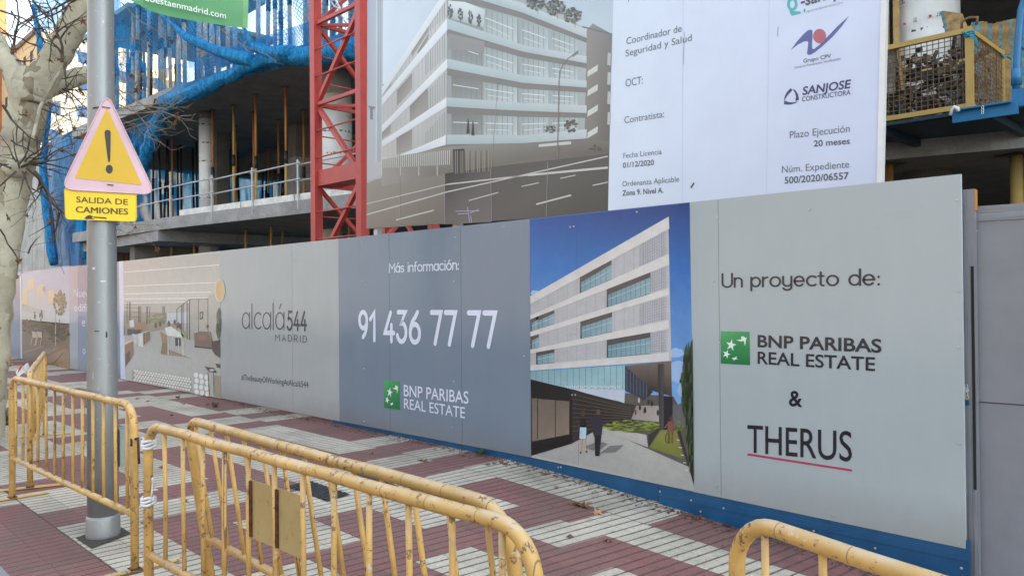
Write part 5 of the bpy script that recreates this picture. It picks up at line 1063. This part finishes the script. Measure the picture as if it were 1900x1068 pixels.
for px, y, s in ((320, 10.2, 'B'), (395, 9.6, 'A'), (434, 9.8, 'C'), (438, 11, 'B'), (475, 9.7, 'A'), (471, 10.6, 'B'), (517, 11.6, 'B'), (531, 9.9, 'A'), (564, 11.5, 'B'), (498, 13.5, 'B'), (645, 11.8, 'C'), (505, 14.5, 'B'), (585, 13, 'C'), (700, 12, 'A')):
    p = onY(px, 330, y); prop(p.x, p.y, 3.8, 6.95, s, L1, 'props on the first floor')
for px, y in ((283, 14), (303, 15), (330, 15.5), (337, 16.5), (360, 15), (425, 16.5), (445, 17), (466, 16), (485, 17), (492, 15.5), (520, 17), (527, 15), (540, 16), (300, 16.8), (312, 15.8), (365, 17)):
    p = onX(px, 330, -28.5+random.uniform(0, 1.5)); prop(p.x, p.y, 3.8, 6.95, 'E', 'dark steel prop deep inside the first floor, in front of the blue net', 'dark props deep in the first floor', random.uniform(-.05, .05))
L0 = 'yellow steel prop under the lowest slab, just above the hoarding'
for px, y, s in ((272, 9.2, 'B'), (318, 9.4, 'C'), (360, 9.4, 'B'), (456, 9.9, 'C'), (503, 10, 'C'), (524, 11, 'C'), (235, 9.6, 'B'), (648, 10.6, 'C'), (841, 10.6, 'C')):
    p = onY(px, 430, y); prop(p.x, p.y, -.4, 3.49, s, L0, 'props on the ground floor')
L2 = 'weathered steel prop behind the blue net on the upper floor'
for k in range(92):
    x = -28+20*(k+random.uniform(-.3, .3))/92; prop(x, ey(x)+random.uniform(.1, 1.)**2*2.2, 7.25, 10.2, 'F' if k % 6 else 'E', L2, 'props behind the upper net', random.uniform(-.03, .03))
for px, y, s, lab in ((1647, 11.9, 'B', 'brown prop between the works notice and the light panel top'), (1886, 12.4, 'C', 'yellow prop standing behind the plain grey gate')):
    p = onY(px, 330, y); o = prop(p.x, p.y, -.4, 3.48, s, lab, None); o.scale = (2.6, 2.6, 1)
# formwork decks seen through the net
t = thing('formwork_deck', 'dark teal formwork deck above the netted upper floor', 'formwork', (-20, 12, 10.3))
for (xa, xb, ya, yb, z) in ((-28.8, -24.6, 8.2, 13, 10.3), (-24.5, -21.5, 8.3, 11, 10.25)):
    mb = MB(); mb.box(((xa+xb)/2, (ya+yb)/2, z), (xb-xa, yb-ya, .14), 'ply_edge'); part(mb, 'deck_panel', t)
# ------------------------------------------------------------------ blue safety nets
def net(rows, Y, m, name, label, nu=26, amp=.12, parent=None, seed=0, yfun=None):
    rnd = random.Random(seed); ph = [rnd.uniform(0, 6) for _ in range(4)]; pts = []; uv = []
    nv = len(rows)*3-2; R2 = []
    for k in range(len(rows)-1):
        for s_ in range(3): u = s_/3; R2.append(tuple(rows[k][i]*(1-u)+rows[k+1][i]*u for i in range(len(rows[k]))))
    R2.append(rows[-1])
    for j, r_ in enumerate(R2):
        for i in range(nu):
            u = i/(nu-1); px = r_[0]+(r_[2]-r_[0])*u; py = r_[1]+(r_[3]-r_[1])*u
            y = (yfun(px) if yfun else Y)+amp*(math.sin(u*17+ph[0]+j*.3)+.6*math.sin(u*31+ph[1]-j*.5)); p = onY(px, py, y)
            pts.append(p); uv.append((p.x, p.z))
    mb = MB(); mb.grid(pts, m, nu, len(R2), uv); o = mb.build(name)
    if parent: o.parent = parent; o.matrix_parent_inverse = parent.matrix_world.inverted()
    elif label: tag(o, label, 'safety net')
    return o
def hem(pts, parent, Y, m='hem', yfun=None):
    mb = MB(); P = []; rr = []
    for k in range(len(pts)-1):
        for s_ in range(4):
            u = s_/4; a, b = pts[k], pts[k+1]; px, py, w = (a[i]*(1-u)+b[i]*u for i in range(3)); y = yfun(px) if yfun else Y; q = onY(px, py, y)
            d_ = (q-CAMP).dot(fw); P.append(q+Vector((0, random.uniform(-.03, .03), random.uniform(-.02, .02)))); rr.append(w/2*d_/F_*random.uniform(.92, 1.08))
    P.append(onY(pts[-1][0], pts[-1][1], yfun(pts[-1][0]) if yfun else Y)); rr.append(rr[-1]*.8); mb.tube(P, rr, m, 14); nr = len(P)
    for i in range(len(mb.v)): c_ = P[i//14]; f_ = 1+.16*math.sin((i % 14)*2.7+(i//14)*.35)+random.uniform(-.07, .07); mb.v[i] = tuple(c_+(Vector(mb.v[i])-c_)*f_)
    o = mb.build('gathered_hem', parent, loc_inv(parent)); return o
ye = lambda px: float(np.interp(px, [200, 320, 475, 575, 700], [7.6, 7.95, 8.55, 8.85, 9.3]))
t = thing('safety_net', 'large blue safety net draped over the upper slab edge, left of the crane', 'safety net', (-18, 8.6, 7))
o = net([(190, -120, 575, -120), (196, -40, 575, -40), (203, 40, 575, 10), (206, 90, 575, 60), (210, 135, 575, 112)], 0, 'net', 'netting', None, 34, .1, None, 3, ye); o.parent = t; o.matrix_parent_inverse = Matrix.Translation(-t.location)
o = net([(574, -120, 690, -120), (574, 0, 690, -10), (574, 80, 690, 65), (574, 116, 690, 108)], 0, 'net', 'netting', None, 14, .08, None, 4, ye); o.parent = t; o.matrix_parent_inverse = Matrix.Translation(-t.location)
hem([(300, 190, 22), (335, 182, 26), (370, 168, 26), (400, 153, 26), (440, 135, 24), (470, 118, 26), (500, 108, 24), (540, 104, 30), (575, 104, 36), (620, 98, 40), (690, 84, 44)], t, 0, 'hem', lambda p: ye(p)-.02)
hem([(285, 15, 2), (318, 45, 7), (350, 72, 14), (385, 88, 18), (430, 103, 22), (470, 112, 26)], t, 0, 'hem', lambda p: ye(p)-.12)
hem([(436, 20, 2), (455, 60, 8), (470, 85, 15), (500, 98, 22), (540, 100, 30)], t, 0, 'hem', lambda p: ye(p)-.1)
o = net([(330, 120, 575, 40), (330, 150, 575, 70), (300, 185, 575, 112)], 0, 'net_dense', 'netting', None, 22, .05, None, 8, lambda p: ye(p)+.15); o.parent = t; o.matrix_parent_inverse = Matrix.Translation(-t.location)
t = thing('safety_net', 'blue net curtain hanging down behind the lamp post and tree', 'safety net', (-27, 8.6, 5))
o = net([(52, -60, 215, -100), (60, 0, 225, 20), (78, 90, 262, 110), (90, 170, 330, 185), (84, 240, 300, 215), (76, 310, 268, 290), (84, 380, 238, 350), (88, 430, 165, 420), (100, 495, 160, 490)], 8.4, 'net_dense', 'netting', None, 26, .14, None, 5); o.parent = t; o.matrix_parent_inverse = Matrix.Translation(-t.location)
hem([(322, 190, 14), (300, 215, 22), (285, 245, 26), (270, 290, 22), (255, 330, 16), (240, 365, 12)], t, 8.2, 'hem'); hem([(62, 10, 8), (80, 110, 10), (88, 200, 12), (80, 300, 12), (88, 400, 16), (100, 490, 18)], t, 8.3, 'hem')
hem([(148, 330, 18), (155, 400, 20), (160, 480, 16)], t, 8.3, 'hem')
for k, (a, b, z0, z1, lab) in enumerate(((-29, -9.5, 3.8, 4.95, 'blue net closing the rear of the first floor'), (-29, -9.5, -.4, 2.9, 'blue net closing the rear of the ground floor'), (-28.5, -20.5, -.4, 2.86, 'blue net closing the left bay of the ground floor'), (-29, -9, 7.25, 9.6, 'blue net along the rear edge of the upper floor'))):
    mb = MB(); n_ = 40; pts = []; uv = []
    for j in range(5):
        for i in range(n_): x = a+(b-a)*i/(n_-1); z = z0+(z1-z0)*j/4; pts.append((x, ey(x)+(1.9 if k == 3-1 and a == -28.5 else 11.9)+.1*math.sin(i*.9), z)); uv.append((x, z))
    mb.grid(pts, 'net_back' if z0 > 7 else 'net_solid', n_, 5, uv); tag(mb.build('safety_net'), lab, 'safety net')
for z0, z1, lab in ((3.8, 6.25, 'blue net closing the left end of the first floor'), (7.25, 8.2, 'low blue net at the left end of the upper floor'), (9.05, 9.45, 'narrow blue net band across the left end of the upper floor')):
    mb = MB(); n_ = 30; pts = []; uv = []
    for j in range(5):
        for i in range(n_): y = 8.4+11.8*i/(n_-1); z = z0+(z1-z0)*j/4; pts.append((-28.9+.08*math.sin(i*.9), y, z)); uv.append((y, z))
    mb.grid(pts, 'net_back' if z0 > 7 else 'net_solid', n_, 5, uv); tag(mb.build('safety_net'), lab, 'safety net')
# concrete retaining wall at the far left
t = thing('concrete_wall', 'pale board-marked concrete wall between the tree and the blue net', 'wall', (-33, 8.8, 0))
wa, wb = onY(8, 400, 8.9), onY(150, 400, 8.9); mb = MB(); ztop = onY(95, 262, 8.9).z
mb.box(((wa.x+wb.x)/2, 9.05, ztop/2-.2), (abs(wb.x-wa.x), .3, ztop+.4), 'wall_concrete'); part(mb, 'wall', t)
for px in (60, 82): q = onY(px, 400, 8.9); mb = MB(); mb.box((q.x, 8.898, ztop/2), (.015, .006, ztop), 'soffit'); part(mb, 'joint', t)
for py in (368, 410): q = onY(60, py, 8.9); mb = MB(); mb.box(((wa.x+wb.x)/2, 8.8985, q.z), (abs(wb.x-wa.x)-.1, .005, .015), 'soffit'); part(mb, 'joint', t)
# ------------------------------------------------------------------ tower crane mast
t = thing('crane_mast', 'red lattice tower crane mast beside the picture banner', 'crane', (-11.5, 7.9, -.4))
XA, XB, YA, YB = onY(587, 300, 7.2).x, onY(672, 300, 7.2).x, 7.2, 7.2+1.46
for x in (XA, XB):
    for y in (YA, YB): mb = MB(); mb.box((x, y, 4.3), (.15, .15, 9.4), 'crane'); part(mb, 'chord', t)
def strut(a, b, w=.055, name='diagonal'): mb = MB(); mb.bar(Vector(a), Vector(b), w, w, 'crane'); part(mb, name, t)
ZN = [3.57+1.41*k for k in range(-2, 5)]
for k, z in enumerate(ZN):
    big = abs(z-3.57) < .1
    for (a, b) in (((XA, YA), (XB, YA)), ((XA, YA), (XA, YB)), ((XB, YA), (XB, YB)), ((XA, YB), (XB, YB))):
        if big and a[1] == b[1] == YA: mb = MB(); mb.box(((XA+XB)/2, YA, z+.12), (XB-XA-.15, .05, .26), 'crane'); mb.box(((XA+XB)/2, YA+.15, z-.01), (XB-XA-.15, .36, .02), 'crane'); part(mb, 'frame_beam', t)
        else: strut((*a, z), (*b, z), .06, 'strut')
    strut((XA+.05, YA+.05, z-.02), (XB-.05, YB-.05, z-.02), .05, 'strut')
    if k < len(ZN)-1:
        z2 = ZN[k+1]; up_ = k % 2
        f = (XA, XB) if up_ else (XB, XA)
        strut((f[0], YA+.02, z), (f[1], YA+.02, z2), .075); strut((f[1], YB, z), (f[0], YB, z2), .06)
        g_ = (YB, YA) if up_ else (YA, YB)
        g_ = g_[::-1]
        strut((XA+.02, g_[1], z), (XA+.02, g_[0], z2), .06); strut((XB, g_[0], z), (XB, g_[1], z2), .06)
    if z < 6.2:
        for q in (.47, .94):
            mb = MB(); mb.tube([(XA, YA-.04, z+q), (XB, YA-.04, z+q)], .014, 'crane', 6); mb.tube([(XA-.04, YA, z+q-.06), (XA-.04, YB, z+q-.06)], .012, 'crane', 6); part(mb, 'rung', t)
mb = MB(); mb.tube([(XB-.25, YA+.5, 6.4), (XB-.2, YA+.5, 5.8), (XB-.22, YA+.5, 5.2)], .008, 'twig', 5); part(mb, 'cable', t)
mb = MB(); mb.tube([onT(x, y, 13.9) for x, y in ((614, 2), (622, 0), (630, 14), (634, 28), (640, 38), (645, 48))], .02, 'white_tape', 6); mb.tube([onT(x, y, 13.9) for x, y in ((614, 2), (620, 12), (632, 18))], .014, 'white_tape', 6); part(mb, 'rope_end', t)
# ------------------------------------------------------------------ loading platform, wire cage, boards at the right
t = thing('loading_platform', 'blue steel loading platform sticking out of the right-hand floor', 'platform', (-4.2, 11, 3.6))
zf = onY(1800, 214, 10.335).z; bx0, bx1 = onY(1768, 215, 10.335).x, onY(1889, 195, 10.335).x
mb = MB(); mb.box(((bx0+bx1)/2, 10.335, zf), (bx1-bx0, .05, .13), 'blue_paint'); mb.box(((bx0+bx1)/2, 10.3, zf+.075), (bx1-bx0-.12, .09, .02), 'blue_paint'); part(mb, 'edge_beam', t)
mb = MB(); mb.box((-4.6, 11.3, zf+.05), (4.6, 1.9, .04), 'navy'); part(mb, 'deck', t)
for x in (-5.2, -3.9, -2.7): mb = MB(); mb.box((x, 11.2, zf-.02), (.08, 1.6, .1), 'navy'); part(mb, 'joist', t)
mb = MB(); mb.box((bx0-.9, 10.42, zf+.04), (1.9, .04, .05), 'navy'); part(mb, 'edge_angle', t)
s0 = onY(1884, 178, 10.374); mb = MB(); mb.box((s0.x+.03, 10.4, zf+.12), (.12, .12, .2), 'blue_paint'); part(mb, 'socket', t)
mb = MB(); mb.tube([onY(1885, 170, 10.400), onY(1887, 120, 10.400), onY(1891, 55, 10.400), onY(1895, 18, 10.400), onY(1902, -4, 10.400), onY(1925, -14, 10.400)], .039, 'blue_paint', 10); mb.tube([onY(1885.5, 158, 10.400), onY(1887, 128, 10.400)], .054, 'blue_paint', 10); part(mb, 'rail_post', t)
mb = MB(); mb.tube([onY(1894, 88, 10.400), onY(1930, 96, 10.465)], .02, 'blue_paint', 8); part(mb, 'rail', t)
tt = thing('rope_knot', 'frayed white rope end knotted over the blue platform edge', 'rope', onY(1765, 210, 10.244)); mb = MB(); mb.tube([onY(x, y, 10.244) for x, y in ((1763, 214), (1766, 205), (1771, 199), (1777, 202), (1778, 207))], [.017, .02, .026, .026, .02], 'white_tape', 8); part(mb, 'rope', tt)
tt = thing('chain_loop', 'short white chain hanging from the blue platform beam', 'chain', onY(1822, 200, 10.244)); mb = MB()
for k in range(3): q = onY(1823, 199+k*5, 10.244); mb.tube([q+Vector((.012*math.cos(a), 0, .016*math.sin(a))) for a in np.linspace(0, 6.28, 11)], .004, 'white_tape', 5, False)
part(mb, 'links', tt)
cx0 = onY(1799, 120, 10.530); ct = onY(1797, 52, 10.530).z; cb = onY(1797, 200, 10.530).z; cX = cx0.x; yb = onX(1859, 95, cX).y; xl = cX-2.2
ct2 = ct
t = thing('wire_cage', 'yellow framed wire mesh cage full of scrap on the platform', 'cage', ((cX+xl)/2, (10.53+yb)/2, cb))
def cbar(a, b, w=.07, m='cage', name='frame_bar'): mb = MB(); mb.bar(Vector(a), Vector(b), w, w, m); part(mb, name, t)
for x, y in ((cX, 10.53), (xl, 10.53), (cX, yb), (xl, yb)): cbar((x, y, cb-.03), (x, y, ct+.01), .075 if (x, y) == (cX, 10.53) else .05)
for z in (cb+.02, ct-.03):
    cbar((xl, 10.53, z), (cX, 10.53, z), .06); cbar((xl, yb, z), (cX, yb, z), .06); cbar((cX, 10.53, z), (cX, yb, z), .055); cbar((xl, 10.53, z), (xl, yb, z), .055)
def mesh_panel(a, b, nm):
    mb = MB(); a, b = Vector(a), Vector(b); L = (b-a).length; n = int(L/.066)
    for k in range(1, n): q = a.lerp(b, k/n); mb.tube([(q.x+random.uniform(-.004, .004), q.y, cb+.04), (q.x, q.y, ct-.05)], .0055, 'wire', 4, False)
    for k in range(1, 14): z = cb+.04+(ct-cb-.09)*k/14; mb.tube([(a.x, a.y, z+random.uniform(-.004, .004)), (b.x, b.y, z)], .0055, 'wire', 4, False)
    part(mb, nm, t)
mesh_panel((xl, 10.515, 0), (cX, 10.515, 0), 'mesh_panel'); mesh_panel((cX+.01, 10.53, 0), (cX+.01, yb, 0), 'mesh_panel'); mesh_panel((xl, yb, 0), (cX, yb, 0), 'mesh_panel')
mb = MB(); mb.tube([(cX-.08, 10.53, ct), (cX-.08, 10.53, ct+.09), (cX, 10.53, ct+.12), (cX+.09, 10.53, ct+.1), (cX+.08, 10.53, ct+.02)], .018, 'wire', 8); part(mb, 'lifting_ring', t)
tt = thing('scrap_heap', 'tangle of dark scrap filling the wire cage', 'scrap', ((cX+xl)/2, 11.2, cb)); mb = MB(); rnd = random.Random(5)
for k in range(420):
    q = Vector((rnd.uniform(xl+.08, cX-.06), 10.6+rnd.random()**1.6*(yb-10.8), cb+.06+rnd.random()*(ct-cb-.16))); ax = Quaternion((rnd.uniform(-1, 1), rnd.uniform(-1, 1), rnd.uniform(-1, 1)), rnd.uniform(0, 3)).normalized().to_matrix()
    mb.box(q, (rnd.uniform(.03, .3), rnd.uniform(.01, .07), rnd.uniform(.01, .08)), 'rubble2' if rnd.random() < .16 else ('wire' if rnd.random() < .15 else 'rubble'), (ax.col[0], ax.col[1], ax.col[2]))
o = part(mb, 'scrap_pieces', tt); o['kind'] = 'stuff'
tt = thing('cement_board', 'grey board standing inside the left end of the cage', 'board', onY(1650, 150, 10.582)); mb = MB(); q = [onY(1636, 88, 10.608), onY(1663, 84, 10.608), onY(1661, 172, 10.608), onY(1638, 178, 10.608)]; mb.face([*q][::-1], 'rubble2'); mb.face([p+Vector((0, .03, 0)) for p in q], 'rubble2'); part(mb, 'board', tt)
tt = thing('timber_batten', 'pale timber batten leaning inside the cage mesh', 'timber', onY(1672, 130, 10.569)); mb = MB(); mb.bar(onY(1667, 88, 10.582), onY(1676, 168, 10.582), .05, .03, 'timber'); part(mb, 'batten', tt)
tt = thing('rope_tie', 'turquoise rope knotted round the near corner of the cage', 'rope', (cX, 10.49, ct-.1)); mb = MB()
for k in range(3): mb.tube([Vector((cX+.05*math.cos(a), 10.53+.05*math.sin(a), ct-.10+.018*k+.01*math.sin(a+k))) for a in np.linspace(0, 6.28, 13)], .011, 'rope', 6, False)
for pts in (((1800, 66), (1808, 75), (1815, 88)), ((1798, 66), (1790, 60), (1784, 60)), ((1802, 66), (1810, 70), (1813, 84))): mb.tube([onY(*p, 10.439) for p in pts], .009, 'rope', 6)
part(mb, 'rope', tt)
tt = thing('rope_tie', 'small turquoise rope tied at the far corner of the cage', 'rope', (cX, yb, ct-.1)); mb = MB(); mb.tube([onX(x, y, cX+.03) for x, y in ((1858, 100), (1862, 106), (1868, 104), (1876, 110))], .012, 'rope', 6); part(mb, 'rope', tt)
for px, lab in ((1645.5, 'yellow timber post nearest the works notice edge'), (1664, 'yellow timber post beside the white column')):
    a, b = onY(px, 90, 12.480), onY(px, -60, 12.480); tt = thing('timber_post', lab, 'timber post', (a.x, a.y, a.z-.4)); mb = MB(); mb.bar(Vector((a.x, a.y, zf+.08)), Vector((a.x, a.y, b.z)), .065, .065, 'timber'); part(mb, 'post', tt)
tt = thing('copper_strip', 'reddish brown strip standing against the white column', 'strip', onY(1688, 70, 15.990)); a, b = onY(1688, 80, 15.990), onY(1690, -40, 15.990); mb = MB(); mb.bar(Vector((a.x, a.y, 3.8)), b, .08, .02, 'terracotta'); part(mb, 'strip', tt)
tt = thing('plywood_sheet', 'brown plywood sheet leaning behind the cage corner', 'plywood', onY(1775, 60, 11.960)); q = [onY(1750, 20, 12.025), onY(1786, 26, 11.960), onY(1800, 62, 11.765), onY(1762, 66, 11.765)]; mb = MB(); d_ = Vector((-.05, .03, 0)); mb.face(q, 'wood'); mb.face([p+d_ for p in q][::-1], 'wood')
for i in range(4): j = (i+1) % 4; mb.face([q[i], q[i]+d_, q[j]+d_, q[j]], 'ply_edge')
part(mb, 'sheet', tt)
for k in range(13):
    px = 1812+k*6.6; top = 48-abs(k-4)*1.2+random.uniform(-2, 2); a = onY(px+2, 205, 12.3+k*.05); b = onY(px-2+random.uniform(-1, 1), top, 12.8+k*.05)
    tt = thing('formwork_board', 'weathered formwork board in the row leaning behind the cage', 'board', (a.x, a.y, a.z), 'formwork boards leaning in a row'); mb = MB(); mb.bar(a, b, .06, .12, 'wood' if k % 3 else 'ply_edge', Vector((1, .4, 0))); part(mb, 'board', tt)
# ------------------------------------------------------------------ covers, fallen leaves, litter, weeds
t = thing('manhole_cover', 'dark iron manhole cover with a diamond grid in the tiles', 'manhole cover', gnd(592, 912)); q = [gnd(*p)+Vector((0, 0, .005)) for p in ((533, 903), (608, 931), (650, 917), (572, 891))]
mb = MB(); mb.face(q, 'iron'); part(mb, 'plate', t); mb = MB()
for k in range(1, 9):
    for a, b, c, d in ((q[0], q[1], q[3], q[2]), (q[0], q[3], q[1], q[2])): mb.bar(a.lerp(b, k/9)+Vector((0, 0, .003)), c.lerp(d, k/9)+Vector((0, 0, .003)), .012, .006, 'iron')
part(mb, 'raised_grid', t)
t = thing('drain_slot', 'narrow dark iron drain cover set in the tiles near the hoarding', 'drain', gnd(692, 890)); q = [gnd(*p)+Vector((0, 0, .005)) for p in ((648, 880), (728, 907), (740, 902), (662, 876))]; mb = MB(); mb.face(q, 'iron'); part(mb, 'cover', t)
rnd = random.Random(21); LV = None
def fallen(px, py, s, m, label, group):
    g_ = gnd(px, py); mb = leaf_mesh('fallen_leaf', m, s); o = mb.build('fallen_leaf'); o.location = g_+Vector((0, 0, .006)); o.rotation_euler = (rnd.uniform(-.25, .25), rnd.uniform(-.25, .25), rnd.uniform(0, 6)); tag(o, label, 'leaf', group); return o
fallen(1108, 953, 1.2, 'leaf_pale', 'pale orange leaf on the tiles below the building picture', None)
for k in range(3): fallen(1066+k*9, 936+k*2, 1.2, 'leaf', 'dark curled leaf clumped beside the pale orange leaf', 'clump of dark leaves')
for px, py in ((624, 791), (632, 789), (788, 856), (780, 855), (690, 842), (905, 862), (918, 860), (930, 858), (938, 861), (1318, 968), (1300, 962), (705, 799), (660, 795), (892, 845), (898, 842), (905, 846), (1058, 996), (1032, 905), (1010, 880), (318, 771), (275, 745), (340, 750), (395, 748), (450, 750), (366, 753), (385, 751), (255, 740), (570, 778), (860, 846), (1130, 1005), (1350, 978), (1272, 955), (300, 868), (345, 930), (560, 1000)):
    fallen(px, py, rnd.uniform(.45, 1.), 'leaf', 'small dry brown leaf fallen on the red and grey tiles', 'dry leaves scattered on the pavement')
mb = MB()
for k in range(1700):
    x = -1.6-rnd.random()**1.3*10; y = FENCE_Y-.01-abs(rnd.gauss(0, .09)) if rnd.random() < .8 else rnd.uniform(1.7, 5.4); z = gz(x, y)+.004; s_ = rnd.uniform(.005, .027) if y > 5 else rnd.uniform(.003, .009); a = rnd.uniform(0, 3)
    c_, d_ = math.cos(a)*s_, math.sin(a)*s_; mb.face([(x-c_, y-d_, z), (x+d_*.4, y-c_*.4, z+.002), (x+c_, y+d_, z+rnd.uniform(0, .012)), (x-d_*.4, y+c_*.4, z+.004)], 'leaf' if rnd.random() < .5 else 'twig')
tag(mb.build('leaf_litter'), 'crumbled leaves and grit gathered along the foot of the hoarding', 'litter', kind='stuff')
def weed(p, n, h, label):
    mb = MB()
    for k in range(n):
        a = rnd.uniform(0, 6.28); r_ = rnd.random()*h*.7; b = p+Vector((math.cos(a)*r_*.6, math.sin(a)*r_*.6, 0)); hh = h*rnd.uniform(.4, 1); tip = b+Vector((math.cos(a)*hh*.5, math.sin(a)*hh*.5, hh)); w = Vector((-math.sin(a), math.cos(a), 0))*.006; mb.face([b-w, b+w, (b+tip)/2+w*.8+Vector((0, 0, hh*.15)), tip], 'weed')
    tag(mb.build('weed_tuft'), label, 'weed')
weed(Vector((-12.1, 2.45, 0)), 160, .22, 'patch of green weeds by the tree foot behind the barriers'); weed(gnd(400, 755), 30, .09, 'tiny weed at the foot of the office picture panel'); weed(gnd(890, 843), 24, .08, 'small weed sprouting under the slate panel plinth'); weed(gnd(330, 738), 20, .08, 'tiny weed sprouting under the middle of the office panel')
# ------------------------------------------------------------------ buildings around the street
def block(name, label, x0, x1, y0, y1, h, m, z0=-.4):
    t = thing(name, label, 'building', ((x0+x1)/2, (y0+y1)/2, z0)); mb = MB()
    for a, b in (((x0, y0), (x1, y0)), ((x1, y0), (x1, y1)), ((x1, y1), (x0, y1)), ((x0, y1), (x0, y0))):
        L = math.hypot(b[0]-a[0], b[1]-a[1]); mb.face([(*a, z0), (*b, z0), (*b, h), (*a, h)], m, None, [(0, 0), (L, 0), (L, h), (0, h)])
    part(mb, 'walls', t); mb = MB(); mb.face([(x0, y0, h), (x1, y0, h), (x1, y1, h), (x0, y1, h)], 'soffit'); mb.box(((x0+x1)/2, y0, h), (x1-x0+.6, .6, .5), 'soffit'); part(mb, 'roof', t); return t
block('apartment_building', 'sunlit cream apartment building seen through the blue net', -135, -100, 24, 40, 31.8, 'cream_facade')
block('apartment_building', 'orange brick tower glimpsed through twigs at the top left corner', -150, -118, 6, 24.6, 72, 'brick_facade')
block('apartment_building', 'unseen tall pale block added behind the site to shade the street', -6, 70, 27, 45, 48, 'pale_facade')  # invented block, out of view, added to keep sunlight off the street
block('apartment_building', 'tan facade across the street, mirrored in the near hoarding', -44, 10, -40, -24.5, 15, 'tan_facade')
block('apartment_building', 'pale facade down the street, mirrored in the far hoarding', -110, -62, -42, -24.5, 21, 'pale_facade')
block('apartment_building', 'brick facade farthest down the street, mirrored in the hoarding', -190, -122, -40, -24.5, 26, 'brick_facade')
